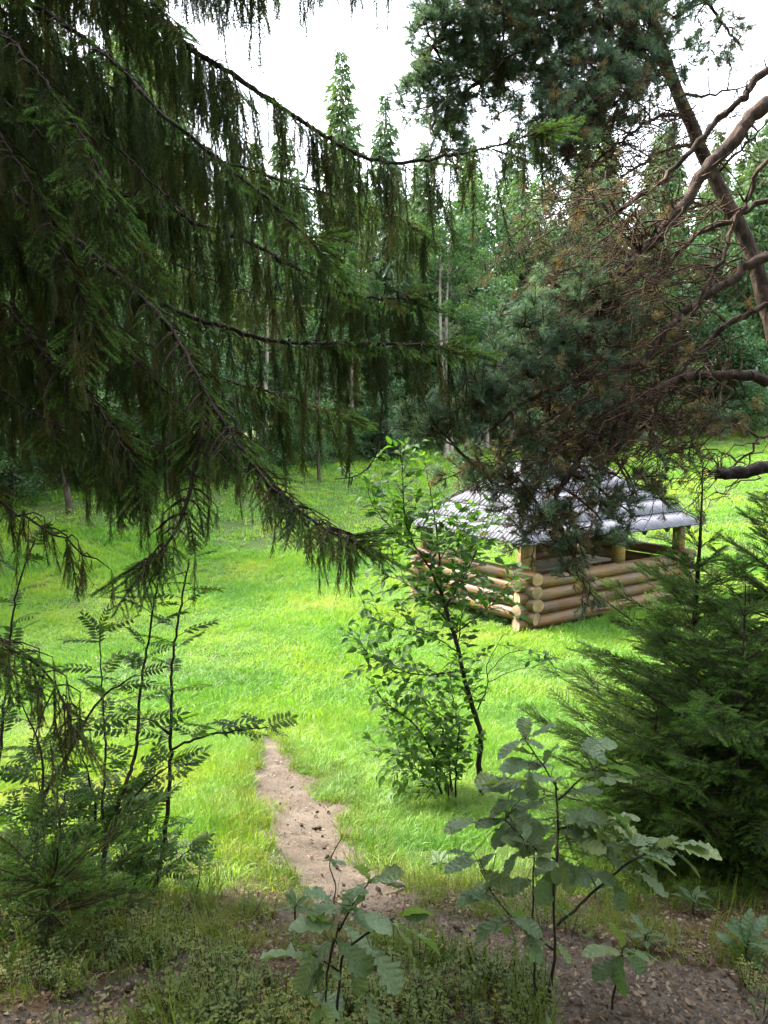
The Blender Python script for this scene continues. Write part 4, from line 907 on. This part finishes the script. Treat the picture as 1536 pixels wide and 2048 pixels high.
WDL = [leaf_mesh('leaf', [(0, .02), (.2, .07), (.45, .15), (.7, .15), (.9, .07), (1, .005)], 1.0, M['weed_leaf'], fold=.3, droop=d, seed=i, wave=.01) for i, d in enumerate((.2, .4, .1))]
def rowan_leaf(seed):
    g = np.random.default_rng(seed); mb = MB(); L = 1.0; t = np.linspace(0, 1, 7)[:, None]; P = np.c_[t * L, 0 * t, -.22 * t * t]; mb.tube(P, np.linspace(.012, .006, 7), 3, 1)
    for s in np.linspace(.28, .95, 6):
        for sd in (-1, 1):
            l = (.30 - .08 * abs(s - .6)) * g.uniform(.85, 1.1); a = R(62 + g.uniform(-8, 8)) * sd; c, sn = math.cos(a), math.sin(a)
            V, Qd = blade([(0, .02), (.35, .17), (.7, .15), (1, .01)], l, .3, .25, seed, .006); V = A(V); W_ = np.c_[V[:, 0] * c - V[:, 1] * sn, V[:, 0] * sn + V[:, 1] * c, V[:, 2]]
            mb.add(W_ + A([s * L, 0, -.22 * s * s]), Q=Qd)
    V, Qd = blade([(0, .02), (.35, .17), (.7, .15), (1, .01)], .28, .3, .25, seed, .006); mb.add(A(V) + A([L, 0, -.22]), Q=Qd)
    return mb.mesh('leaf', [M['rowan_leaf'], M['stem_green']], smooth=True)
RWL = [rowan_leaf(i) for i in range(4)]
def leaf_obj(me, th, B, p, d, roll, s): return obj('leaf', me, th, tuple(A(p) - B), tuple(eul(A(d), np.float64(roll))), float(s))
def join_leaves(name, th, B, specs):
    mb = MB()
    cache = {}
    for me, p, d, roll, s in specs:
        if me.name not in cache:
            v = np.empty(len(me.vertices) * 3); me.vertices.foreach_get('co', v); cache[me.name] = (v.reshape(-1, 3), [tuple(f.vertices) for f in me.polygons if f.material_index == 0])
        v, F = cache[me.name]; e = eul(A(d), np.float64(roll)); Rm = np.array(__import__('mathutils').Euler(e, 'XYZ').to_matrix()); mb.add(v @ Rm.T * s + A(p), Q=F)
    o = obj(name, mb.mesh(name, [specs[0][0].materials[0]], True, B), th); o['kind'] = 'stuff'; return o

# ------------------------------------------------------------------ leafy sapling in the middle
def leafy_sapling(name, label, cat, base, stems, leaf_len, seed, lib, tw_gap=.031, tw_len=(.12, .40), leaf_gap=.03, keep=300, tw_start=.25, bark='bark_dark', droop=.1):
    g = np.random.default_rng(seed); B = A(base); th = thing(name, label, cat, B); specs = []
    tw = MB()
    for pts, r, r1, leafy_from, den in stems:
        C = cr(pts, .04, .003); n = len(C); s = np.linspace(0, 1, n); mb = MB(); mb.tube(C, r + (r1 - r) * s, 8 if r > .008 else 5, 0, rough=.08); obj('stem', mb.mesh('stem', [M[bark]], True, B), th)
        L = np.linalg.norm(np.diff(C, axis=0), axis=1).sum(); G = unit(grad(C)); q = leafy_from * L; side = g.uniform(0, 6.28)
        while q < L:
            i = min(n - 1, int(q / L * n)); side += 2.4 + g.normal(0, .3); a = side
            u = unit(np.cross(G[i], A([0, 1, .1]))); w = np.cross(G[i], u); o = math.cos(a) * u + math.sin(a) * w
            l = g.uniform(*tw_len) * (1 - .45 * q / L); d = unit(o + G[i] * g.uniform(.4, 1.1)); k = max(3, int(l / .03)); t = np.linspace(0, 1, k)[:, None]
            P = C[i] + d * l * t + A([0, 0, .04 * l - droop * l]) * t * t; tw.tube(P, np.linspace(.0032, .0012, k), 3); GG = unit(grad(P)); m = .03; alt = 1
            while m < l:
                j = min(k - 1, int(m / l * k)); lt = unit(np.cross(GG[j], [0, 0, 1]) * alt + g.normal(0, .25, 3)); alt = -alt
                specs.append((lib[int(g.integers(len(lib)))], P[j] + lt * .01, unit(lt + GG[j] * .7 + A([0, 0, g.uniform(-.45, .25)])), g.normal(0, .5), leaf_len * g.uniform(.65, 1.15))); m += leaf_gap * g.uniform(.8, 1.3)
            specs.append((lib[int(g.integers(len(lib)))], P[-1], unit(GG[-1] + g.normal(0, .2, 3)), g.normal(0, .4), leaf_len * g.uniform(.6, 1)))
            q += tw_gap / den * g.uniform(.7, 1.3)
        specs.append((lib[0], C[-1], unit(G[-1] + g.normal(0, .2, 3)), 0., leaf_len * .8))
    if tw.n: obj('twigs', tw.mesh('twigs', [M[bark]], False, B), th)['kind'] = 'stuff'
    g.shuffle(specs) if False else None
    order = g.permutation(len(specs)); specs = [specs[i] for i in order]
    for sp_ in specs[:keep]: leaf_obj(sp_[0], th, B, *sp_[1:])
    if len(specs) > keep: join_leaves('leaves', th, B, specs[keep:])
    return th
DS = 6.25
b0 = px(966, 1600, DS); b0[2] = float(terrain(b0[0], b0[1]))
S1 = lambda l: pxs([(a, b, DS + c) for a, b, c in l])
stems = [
 (np.vstack([b0 - A([0, 0, .1]), S1([(958, 1530, 0), (963, 1475, 0), (950, 1430, 0), (932, 1370, 0), (918, 1305, 0), (900, 1245, 0), (880, 1180, -.05)])]), .026, .013, .45, .7),
 (S1([(900, 1245, 0), (885, 1190, .05), (878, 1120, .1), (872, 1050, .1), (862, 990, .1), (850, 925, .1)]), .011, .003, .1, .85),
 (S1([(880, 1180, -.05), (850, 1120, -.1), (825, 1085, -.1), (810, 1030, -.1), (806, 970, -.1), (801, 905, -.1)]), .010, .003, .1, .75),
 (S1([(825, 1085, -.1), (790, 1060, -.15), (760, 1030, -.2), (740, 995, -.2), (728, 950, -.2)]), .006, .002, .1, .8),
 (S1([(850, 1120, -.1), (800, 1075, .1), (790, 1020, .15), (775, 965, .2)]), .005, .002, .2, .7),
 (S1([(905, 1260, 0), (860, 1200, .2), (800, 1160, .3), (760, 1150, .35)]), .007, .002, .2, 1.0),
 (S1([(925, 1340, 0), (860, 1350, -.2), (800, 1340, -.3), (740, 1310, -.4), (705, 1270, -.4)]), .007, .002, .25, 1.0),
 (S1([(918, 1305, 0), (860, 1270, .2), (790, 1255, .3), (735, 1230, .3)]), .006, .002, .3, .9),
 (S1([(905, 1270, 0), (960, 1230, .1), (1000, 1190, .2), (1030, 1150, .2)]), .006, .002, .3, .9),
 (S1([(890, 1220, 0), (930, 1150, -.2), (960, 1090, -.2), (985, 1040, -.2)]), .006, .002, .2, .85),
 (S1([(878, 1120, .1), (920, 1060, .2), (945, 1020, .2)]), .005, .002, .2, .9),
 (S1([(915, 1300, 0), (925, 1200, .2), (922, 1120, .3), (930, 1060, .3)]), .006, .002, .2, .8),
 (S1([(955, 1420, 0), (975, 1370, .1), (975, 1330, .1), (1000, 1280, .1)]), .007, .002, .9, .3),
 (S1([(975, 1350, .1), (1010, 1310, .1), (1060, 1300, .1), (1100, 1310, .1)]), .004, .0015, .7, .3),
 (S1([(975, 1365, .1), (1020, 1345, .1), (1080, 1330, .1)]), .004, .0015, .7, .3),
]
leafy_sapling('cherry_sapling', 'tall leafy sapling with crooked dark stem left of the gazebo', 'sapling', b0, stems, .092, 3, CHL)
b1 = px(905, 1615, 6.1); b1[2] = float(terrain(b1[0], b1[1]))
S2 = lambda l: pxs([(a, b, 6.1 + c) for a, b, c in l])
stems = [
 (np.vstack([b1 + A([-.05, 0, -.05]), S2([(875, 1560, 0), (868, 1510, 0), (830, 1450, -.1), (790, 1420, -.2), (755, 1390, -.2)])]), .012, .003, .3, 1.1),
 (np.vstack([b1 + A([.0, .05, -.05]), S2([(900, 1540, .1), (890, 1470, .1), (860, 1420, .1), (840, 1390, .1)])]), .009, .003, .3, 1.2),
 (np.vstack([b1 + A([.03, .0, -.05]), S2([(912, 1540, 0), (918, 1460, 0), (905, 1400, 0), (900, 1340, 0)])]), .009, .003, .25, 1.0),
 (np.vstack([b1 + A([-.03, -.05, -.05]), S2([(890, 1550, -.1), (840, 1520, -.2), (790, 1510, -.2), (750, 1500, -.2)])]), .008, .002, .25, 1.2),
 (np.vstack([b1 + A([-.06, 0, -.05]), S2([(850, 1570, .1), (815, 1540, .1), (790, 1550, .1)])]), .007, .002, .2, 1.1),
 (np.vstack([b1 + A([.02, .05, -.05]), S2([(890, 1500, .3), (850, 1460, .4), (800, 1460, .4), (770, 1440, .4)])]), .007, .002, .3, 1.1),
]
leafy_sapling('leafy_shrub', 'multi-stemmed leafy shrub at the foot of the tall sapling', 'shrub', b1, stems, .085, 4, CHL)

# ------------------------------------------------------------------ rowan saplings on the left
def rowan(label, pts, r, leaf_len, seed, gap=.085, start=.12, sides=()):
    g = np.random.default_rng(seed); P = pxs(pts); B = P[0].copy(); B[2] = float(terrain(B[0], B[1])); P[0] = B - A([0, 0, .03])
    th = thing('rowan_sapling', label, 'sapling', B)
    for k, (pp, rr) in enumerate([(P, r)] + [(pxs(s_), r * .55) for s_ in sides]):
        C = cr(pp, .03, .0025); n = len(C); s = np.linspace(0, 1, n); mb = MB(); mb.tube(C, rr * (1 - .75 * s) + .001, 6, 0, rough=.08); obj('stem', mb.mesh('stem', [M['bark_dark']], True, B), th)
        L = np.linalg.norm(np.diff(C, axis=0), axis=1).sum(); G = unit(grad(C)); q = L * (start if k == 0 else .25); a = g.uniform(0, 6)
        while q < L:
            i = min(n - 1, int(q / L * n)); a += 2.4 + g.normal(0, .4); d = unit(A([math.cos(a), math.sin(a) * .8, g.uniform(.05, .55)]) + G[i] * .25)
            leaf_obj(RWL[int(g.integers(4))], th, B, C[i], d, g.normal(0, .35), leaf_len * g.uniform(.8, 1.3)); q += gap * .5 * g.uniform(.6, 1.4)
        for _ in range(3): d = unit(G[-1] + A([g.normal(0, .7), g.normal(0, .5), 0])); leaf_obj(RWL[int(g.integers(4))], th, B, C[-1], d, g.normal(0, .3), leaf_len * g.uniform(.6, .9))
rowan('tallest thin rowan stem left of the path, alone on its right side', [(298, 1845, 3.6), (312, 1770, 3.6), (335, 1620, 3.6), (342, 1480, 3.6), (345, 1330, 3.6), (362, 1210, 3.6), (378, 1120, 3.6)], .011, .15, 51, .10, .12, [[(341, 1500, 3.6), (400, 1475, 3.5), (470, 1462, 3.45), (535, 1455, 3.4)], [(342, 1470, 3.6), (300, 1440, 3.65), (255, 1440, 3.7)]])
rowan('thin rowan stem second from the right, forked low', [(180, 1905, 3.3), (205, 1790, 3.35), (212, 1690, 3.4), (250, 1570, 3.45), (272, 1500, 3.5), (280, 1390, 3.5), (300, 1260, 3.5), (315, 1170, 3.5)], .011, .145, 52, .085, .15, [[(212, 1690, 3.4), (205, 1600, 3.45), (212, 1500, 3.5), (205, 1400, 3.5), (200, 1270, 3.5)], [(225, 1640, 3.4), (290, 1570, 3.35), (340, 1530, 3.3)]])
rowan('dark rowan stem leaning right, near the left edge', [(60, 1850, 3.2), (70, 1720, 3.25), (85, 1610, 3.3), (140, 1500, 3.35), (200, 1400, 3.4), (270, 1350, 3.4)], .010, .14, 53, .08, .2, [[(85, 1610, 3.3), (80, 1500, 3.3), (40, 1400, 3.3)]])
rowan('short rowan stem among the dark stems at the left', [(130, 1880, 3.5), (150, 1740, 3.55), (190, 1640, 3.6), (180, 1560, 3.6), (150, 1480, 3.6)], .008, .14, 54, .07, .2)
rowan('low rowan seedling beneath the tallest stem', [(380, 1850, 3.6), (390, 1800, 3.6), (400, 1740, 3.6)], .005, .13, 55, .035, .1)
rowan('slender rowan stem at the left frame edge behind the hanging bough', [(-30, 1800, 3.6), (-10, 1600, 3.6), (10, 1400, 3.6), (30, 1200, 3.6), (70, 1080, 3.6)], .009, .15, 56, .09, .3)
rowan('low rowan bush at the left beside the small spruce', [(230, 1880, 3.8), (240, 1800, 3.8), (260, 1720, 3.8)], .006, .14, 57, .03, .1, [[(240, 1800, 3.8), (300, 1740, 3.85), (330, 1700, 3.9)], [(235, 1830, 3.8), (180, 1780, 3.8), (140, 1750, 3.8)]])

rowan('bushy rowan shoot filling the gap under the left dark stems', [(110, 1860, 3.6), (130, 1760, 3.6), (120, 1660, 3.6), (130, 1590, 3.6)], .007, .15, 58, .035, .1, [[(130, 1760, 3.6), (60, 1680, 3.6), (20, 1640, 3.6)], [(125, 1700, 3.6), (200, 1640, 3.6), (250, 1600, 3.6)], [(125, 1680, 3.6), (80, 1580, 3.65), (70, 1520, 3.65)]])
rowan('leafy rowan shoot right of the dark stems, knee high', [(250, 1880, 3.5), (262, 1790, 3.5), (290, 1690, 3.5), (300, 1620, 3.5)], .006, .14, 59, .035, .1, [[(262, 1790, 3.5), (330, 1740, 3.5), (380, 1700, 3.5)], [(275, 1740, 3.5), (230, 1660, 3.5), (235, 1600, 3.5)]])
rowan('low rowan shoot at the left frame edge above the corner spruce', [(10, 1900, 3.1), (20, 1800, 3.1), (10, 1720, 3.1)], .006, .14, 60, .035, .1, [[(15, 1830, 3.1), (80, 1760, 3.1), (130, 1740, 3.1)], [(15, 1800, 3.1), (60, 1700, 3.15), (70, 1650, 3.15)]])

# ------------------------------------------------------------------ oak saplings in front
def oak(label, stems, leaves, d0, seed, ls=1.0, extra=.5):
    """stems: photo polylines; leaves: (x, y of the leaf base, length in photo pixels, direction on the picture in degrees, turn towards the viewer)"""
    g = np.random.default_rng(seed); P0 = pxs(stems[0][0]); B = P0[0].copy(); B[2] = min(B[2], float(terrain(B[0], B[1])))
    th = thing('oak_sapling', label, 'sapling', B); allc = []
    for k, (pp, r) in enumerate(stems):
        C = pxs(pp); 
        if k == 0: C = np.vstack([B - A([0, 0, .03]), C])
        C = cr(C, .02, .001); s = np.linspace(0, 1, len(C)); mb = MB(); mb.tube(C, r * .8 * (1 - .6 * s) + .0008, 6, 0, rough=.06); obj('stem', mb.mesh('stem', [M['bark_dark']], True, B), th); allc.append(C)
    allc = np.concatenate(allc); tw = MB()
    for lx, ly, ln, an, tw_ in leaves:
        p = px(lx, ly, d0); k = np.argmin(np.linalg.norm((allc - p)[:, [0, 2]], axis=1)); q = allc[k]; p = px(lx, ly, d0 + (q[1] / math.cos(PITCH) - d0) * 0 + g.normal(0, .03)); 
        if np.linalg.norm(p - q) > .012: tw.tube(cr([q, (p + q) / 2 + A([0, 0, .006]), p], .02), .0013, 4)
        a = R(an); d = unit(A([math.cos(a), 0, math.sin(a)]) + A([0, -1, 0]) * tw_); L = ln / FPX * d0 / max(.35, math.sqrt(1 - (tw_ / math.hypot(1, tw_)) ** 2))
        leaf_obj(OKL[int(g.integers(len(OKL)))], th, B, p, d, g.normal(0, .35), min(L, .16) * ls)
    ex = []
    for i in range(int(len(leaves) * extra)):
        lx, ly, ln, an, t_ = leaves[int(g.integers(len(leaves)))]; ex.append((lx + g.normal(0, 14), ly + g.normal(0, 12), ln * g.uniform(.55, .9), an + g.normal(0, 50), g.uniform(-.5, .6)))
    for lx, ly, ln, an, tw_ in ex:
        p = px(lx, ly, d0 + g.normal(0, .06)); q = allc[np.argmin(np.linalg.norm((allc - p)[:, [0, 2]], axis=1))]; tw.tube(cr([q, (p + q) / 2 + A([0, 0, .006]), p], .02), .0013, 4)
        a = R(an); leaf_obj(OKL[int(g.integers(len(OKL)))], th, B, p, unit(A([math.cos(a), -tw_, math.sin(a) * .6])), g.normal(0, .5), ln / FPX * d0 * ls)
    if tw.n: obj('leaf_stalks', tw.mesh('leaf_stalks', [M['stem_green']], False, B), th)['kind'] = 'stuff'
    return th
dA = 1.95
oakA = [[[(672, 2040, dA), (680, 1960, dA), (688, 1905, dA), (730, 1870, dA), (785, 1838, dA)], .0055], [[(690, 1905, dA), (670, 1880, dA), (678, 1850, dA)], .004], [[(680, 1945, dA), (650, 1925, dA), (625, 1908, dA)], .003], [[(678, 1862, dA), (705, 1810, dA), (738, 1765, dA)], .003], [[(668, 1880, dA), (655, 1945, dA), (650, 2040, dA)], .004]]
lvA = [(625, 1910, 115, 175, .1), (625, 1912, 75, 245, .3), (672, 1880, 90, 200, .5), (672, 1878, 95, 325, .4), (740, 1892, 110, 312, .3), (738, 1765, 85, 30, .3), (736, 1765, 75, 200, .4), (738, 1762, 70, 110, .4), (700, 1815, 90, 170, .3), (700, 1815, 95, 345, .5), (790, 1838, 95, 35, .2), (785, 1842, 150, 335, .1), (785, 1845, 110, 318, .2), (680, 1855, 110, 165, .2), (682, 1850, 90, 330, .3), (665, 1800, 70, 150, .3), (680, 1785, 65, 40, .4), (625, 1985, 75, 350, .4), (640, 2000, 60, 300, .3), (735, 1985, 70, 285, .4), (700, 1915, 70, 300, .6), (690, 1830, 80, 60, .5), (650, 1950, 60, 200, .3)]
oak('oak sapling with big grey-green lobed leaves at bottom centre', oakA, lvA, dA, 61, .9, .5)
dB = 2.2
oakB = [[[(1100, 1990, dB), (1110, 1900, dB), (1107, 1780, dB), (1116, 1680, dB), (1112, 1560, dB)], .0052], [[(1115, 1850, dB), (1170, 1800, dB), (1220, 1755, dB), (1275, 1715, dB), (1345, 1690, dB)], .0045], [[(1112, 1720, dB), (1060, 1690, dB), (1010, 1640, dB)], .003], [[(1114, 1660, dB), (1160, 1650, dB), (1215, 1640, dB)], .003], [[(1116, 1580, dB), (1085, 1530, dB), (1050, 1480, dB)], .003], [[(1116, 1600, dB), (1160, 1560, dB), (1200, 1530, dB)], .003],
        [[(1108, 1900, dB), (1060, 1860, dB), (1020, 1830, dB), (980, 1780, dB)], .003], [[(1070, 1990, dB), (1066, 1850, dB), (1068, 1700, dB)], .004]]
lvB = [(1116, 1562, 85, 165, .2), (1116, 1560, 95, 20, .3), (1200, 1535, 90, 5, .1), (1195, 1545, 80, 350, .2), (1160, 1500, 85, 25, .2), (1050, 1480, 75, 195, .3), (1052, 1478, 80, 35, .2), (1080, 1530, 95, 160, .3), (1085, 1520, 60, 60, .5), (1010, 1560, 75, 175, .1), (1050, 1565, 110, 172, .2), (1100, 1600, 100, 185, .3), (1116, 1620, 110, 350, .2), (1118, 1640, 120, 325, .2), (1090, 1640, 95, 170, .3), (1100, 1650, 100, 215, .3),
       (1215, 1640, 75, 25, .1), (1213, 1642, 80, 340, .3), (1180, 1655, 90, 350, .2), (1160, 1620, 95, 330, .3), (1010, 1640, 75, 185, .2), (1012, 1642, 70, 240, .3), (1060, 1690, 90, 195, .4), (1110, 1700, 95, 300, .5), (1112, 1720, 100, 240, .5), (1125, 1720, 80, 320, .3), (1275, 1715, 80, 320, .2), (1280, 1710, 90, 350, .2), (1345, 1690, 75, 150, .2), (1345, 1690, 80, 25, .2), (1350, 1695, 118, 357, .1), (1340, 1700, 85, 335, .2), (1300, 1700, 75, 60, .4), (1250, 1735, 85, 310, .3), (1225, 1750, 80, 285, .4), (1270, 1740, 95, 325, .2), (1230, 1690, 85, 15, .2), (1200, 1700, 75, 340, .3), (1180, 1690, 70, 20, .3),
       (980, 1780, 85, 175, .2), (985, 1778, 70, 60, .3), (1020, 1830, 100, 205, .2), (1020, 1835, 80, 350, .3), (1000, 1800, 80, 160, .2), (1050, 1860, 75, 300, .4), (1110, 1880, 60, 310, .4), (1066, 1760, 80, 190, .3), (1068, 1700, 75, 120, .3), (960, 1720, 90, 190, .2), (955, 1640, 80, 180, .3), (1100, 1800, 70, 330, .4), (1130, 1590, 80, 40, .4), (1080, 1600, 75, 140, .3), (1140, 1680, 85, 350, .2), (1040, 1600, 80, 190, .2), (960, 1740, 80, 340, .4), (1170, 1740, 75, 345, .3), (1210, 1660, 70, 300, .4)]
oak('oak sapling with many grey-green leaves in front of the young spruces', oakB, lvB, dB, 62, .82, 1.7)
dC = 2.25
oak('small oak seedling on the litter right of the bigger saplings', [[[(1225, 2000, dC), (1240, 1930, dC), (1245, 1900, dC)], .003]], [(1245, 1900, 65, 20, .3), (1243, 1902, 75, 250, .4), (1240, 1905, 80, 160, .2), (1246, 1900, 60, 320, .3), (1240, 1915, 65, 200, .4), (1245, 1895, 70, 110, .3)], dC, 63)
dD = 3.1
oak('thin half-bare seedling twig standing on the path', [[[(668, 1800, dD), (672, 1770, dD), (660, 1735, dD), (662, 1715, dD), (685, 1672, dD)], .0035]], [(684, 1672, 30, 10, .2), (662, 1716, 28, 180, .2), (663, 1720, 30, 350, .2)], dD, 64)

# ------------------------------------------------------------------ broad-leaved weeds
def weed(label, xp, yp, n, ll, seed, up=.5):
    g = np.random.default_rng(seed); p = ground_at(xp, yp); B = gnd(p[0], p[1]); th = thing('broadleaf_weed', label, 'plant', B)
    mb = MB(); mb.tube([B - A([0, 0, .02]), B + A([0, 0, .05]), B + A([.01, 0, .12 * up])], [.005, .004, .002], 5); obj('stem', mb.mesh('stem', [M['stem_green']], True, B), th)
    for i in range(n):
        a = i * 2.4 + g.normal(0, .2); leaf_obj(WDL[int(g.integers(3))], th, B, B + A([0, 0, .02 + .1 * up * i / n]), unit(A([math.cos(a), math.sin(a), g.uniform(.3, 1.1) * up * 1.6])), g.normal(0, .3), ll * .75 * g.uniform(.6, 1.1))
weed('broad-leaved weed at the lower right edge beside the trail', 1490, 1930, 13, .16, 71, .7)
weed('bluish broad-leaved weed under the young spruces at right', 1385, 1830, 11, .15, 72, .7)
weed('grey-green weed clump at the trail edge right of the path', 880, 1745, 14, .14, 73, .5)
weed('small pale weed at the left trail edge', 590, 1838, 10, .12, 74, .5)
weed('leafy weed beside the trail under the oak sapling at right', 1190, 1800, 9, .12, 75, .5)
weed('little weed in the shade by the right edge of the trail', 1290, 1900, 8, .11, 76, .5)
# pale scrap of bark on the trail
p = ground_at(785, 1772); B = A([p[0], p[1], float(terrain(p[0], p[1])) + .0]); mb = MB()
C = cr([(-.05, .02, .01), (-.02, 0, .03), (.02, -.015, .02), (.06, -.02, .012)], .01); mb.tube(C, .018 * np.sin(np.linspace(.5, 2.9, len(C))) + .003, 7, 0, cap=True, rough=.15)
tag(obj('bark_piece', mb.mesh('bark_piece', [M['bark_pale']], True), None, tuple(B)), 'pale grey scrap of wood lying on the trail behind the oak sapling', 'wood piece')

# ------------------------------------------------------------------ pine cones lying on the path
CM = [cone_mesh() for _ in range(3)]; nC = 0
for _ in range(4000):
    if nC >= 26: break
    q = A([rng.uniform(-1.6, 1.6), rng.uniform(2.1, 6.8)])
    if trail_dist(q[0], q[1])[0] < .85:
        tag(obj('pine_cone', CM[nC % 3], None, (q[0], q[1], float(terrain(q[0], q[1])) - .03), (rng.uniform(-.3, .3), rng.uniform(-.3, .3), rng.uniform(0, 6.28)), rng.uniform(.6, 1.1)), 'small dark pine cone lying on the bare trail', 'cone', 'pine cones on the trail'); nC += 1

# ------------------------------------------------------------------ grass, undergrowth, litter
def inview(x, y, m=.12): return (abs(x) < (.5 + m) * y + .6)
def in_gazebo(x, y, m=.1):
    u = (x - GC[0]) * UX[0] + (y - GC[1]) * UX[1]; w = (x - GC[0]) * UY[0] + (y - GC[1]) * UY[1]
    return (u > -m) & (u < GA + m) & (w > -m) & (w < GB + m)
def edge_side(x, y):
    """distance beyond the forest edge (positive = inside the wood)"""
    i = np.argmin((x[:, None] - edge[None, :, 0]) ** 2 + (y[:, None] - edge[None, :, 1]) ** 2, 1)
    return (x - edge[i, 0]) * nrm2[i, 0] + (y - edge[i, 1]) * nrm2[i, 1]
def grass(name, label, key, y0, y1, n, smin, smax, cond=None, kind_cat='grass'):
    y = np.sqrt(rng.uniform(y0 ** 2, y1 ** 2, n)); x = rng.uniform(-1, 1, n) * (.62 * y + .7)
    k = ~in_gazebo(x, y, .3) & (edge_side(x, y) < 2.5)
    if cond is not None: k &= cond(x, y)
    x, y = x[k], y[k]; n = len(x); hgt = .75 + .5 * np.sin(x * 1.1 + 2 * np.sin(y * .7)) * np.sin(y * 1.3 + np.sin(x * .9)); s = rng.uniform(smin, smax, n)
    tilt = rng.normal(0, .18, (n, 2)) + .22 * np.c_[np.sin(x * .8 + y * .5), np.cos(y * .9 - x * .4)]
    o = scatter(name, key, np.c_[x, y, terrain(x, y) - .012], np.c_[tilt, rng.uniform(0, 6.28, n)], np.c_[s, s, s * np.clip(hgt, .45, 1.3)])
    tag(o, label, 'grass', None, 'stuff'); return o
TD = lambda x, y: trail_dist(x, y)
grass('slope_grass', 'grass on the slope on both sides of the path', 'near_grass', 3.4, 9, 15000, .8, 1.35, lambda x, y: (TD(x, y) > 1.12) & ~((y < 4.6) & (rng.random(len(x)) < .55)))
grass('meadow_grass', 'bright green grass of the meadow around the gazebo', 'mid_grass', 8.5, 20, 21000, .8, 1.4, lambda x, y: TD(x, y) > 1.1)
grass('far_meadow_grass', 'bright green grass at the far end of the meadow', 'far_grass', 19, 75, 26000, .7, 1.3)
grass('trail_edge_grass', 'yellowish thin grass along the edges of the path', 'trail_grass', 2.3, 8, 20000, .6, 1.2, lambda x, y: (TD(x, y) > .72) & (TD(x, y) < np.where(y < 3.7, 1.35, 1.9)) & (rng.random(len(x)) < np.where(TD(x, y) < 1, np.clip(.5 * (np.sin(x * 6 + y * 3) * np.sin(y * 4.3) > .35) + .5 * sstep(6.2, 7.6, y), 0, .8), .75)))
def near_pts(n, x0, x1, y0, y1): return rng.uniform(x0, x1, n), rng.uniform(y0, y1, n)
x, y = near_pts(16000, -2.6, 2.6, 1.2, 3.9); td = TD(x, y)
dn = np.clip((2.5 + .5 * sstep(0, -.7, x) * 0 + .55 * (x < -.1) * np.clip(-x, 0, 1) + .12 * np.sin(x * 5) - y) * 3.2, .05, 1) * np.clip(.75 + .6 * np.sin(x * 4 + 1.5 * np.sin(y * 5)) * np.sin(y * 6 + x), .1, 1) * np.where(np.sin(x * 9 + 2 * np.sin(y * 7)) * np.sin(y * 10 + 3 * x) > -.1, 1, .3) * np.where(x > .75, .35, 1) * np.where(x < -.55, .6, 1)
k = (td > .8) & (rng.random(len(x)) < dn); x, y = x[k], y[k]
tag(scatter('bilberry_undergrowth', 'bilberry', np.c_[x, y, terrain(x, y) - .01], np.c_[rng.normal(0, .15, (len(x), 2)), rng.uniform(0, 6.28, len(x))], rng.uniform(.35, .85, len(x))), 'low yellow-green bilberry undergrowth along the bottom of the picture', 'undergrowth', None, 'stuff')
x, y = near_pts(75000, -2.6, 3.0, 1.3, 7.2); td = TD(x, y)
k = ((td < 1.5) | (y < 3.6)) & (rng.random(len(x)) < np.where(y < 3.4, .9, .16)); x, y = x[k], y[k]
tag(scatter('leaf_litter', 'litter', np.c_[x, y, terrain(x, y) - np.where(TD(x, y) < .9, .026, .0) + rng.uniform(0, .012, len(x))], np.c_[rng.normal(0, .35, (len(x), 2)), rng.uniform(0, 6.28, len(x))], rng.uniform(.5, 1.35, len(x))), 'dry fallen leaves and wood chips scattered on the trail', 'leaf litter', None, 'stuff')
x, y = near_pts(52000, -2.4, 2.8, 1.4, 3.5); x, y = x[y < 3.1 + .4 * np.sin(x * 3)], y[y < 3.1 + .4 * np.sin(x * 3)]
tag(scatter('forest_floor_litter', 'litter', np.c_[x, y, terrain(x, y) - np.where(TD(x, y) < .9, .028, .0) + rng.uniform(0, .012, len(x))], np.c_[rng.normal(0, .4, (len(x), 2)), rng.uniform(0, 6.28, len(x))], rng.uniform(.35, 1.0, len(x))), 'brown crumbs, bark and dry leaves covering the shaded foreground soil', 'leaf litter', None, 'stuff')
x, y = near_pts(2600, -2.6, 2.8, 1.5, 3.8); k = (TD(x, y) > .95) & (np.sin(x * 5 + 1) * np.sin(y * 6) > -.2); x, y = x[k], y[k]
tag(scatter('foreground_grass', 'trail_grass', np.c_[x, y, terrain(x, y) - .01], np.c_[rng.normal(0, .2, (len(x), 2)), rng.uniform(0, 6.28, len(x))], rng.uniform(.4, 1.0, len(x))), 'thin grass tufts among the low undergrowth in the foreground', 'grass', None, 'stuff')
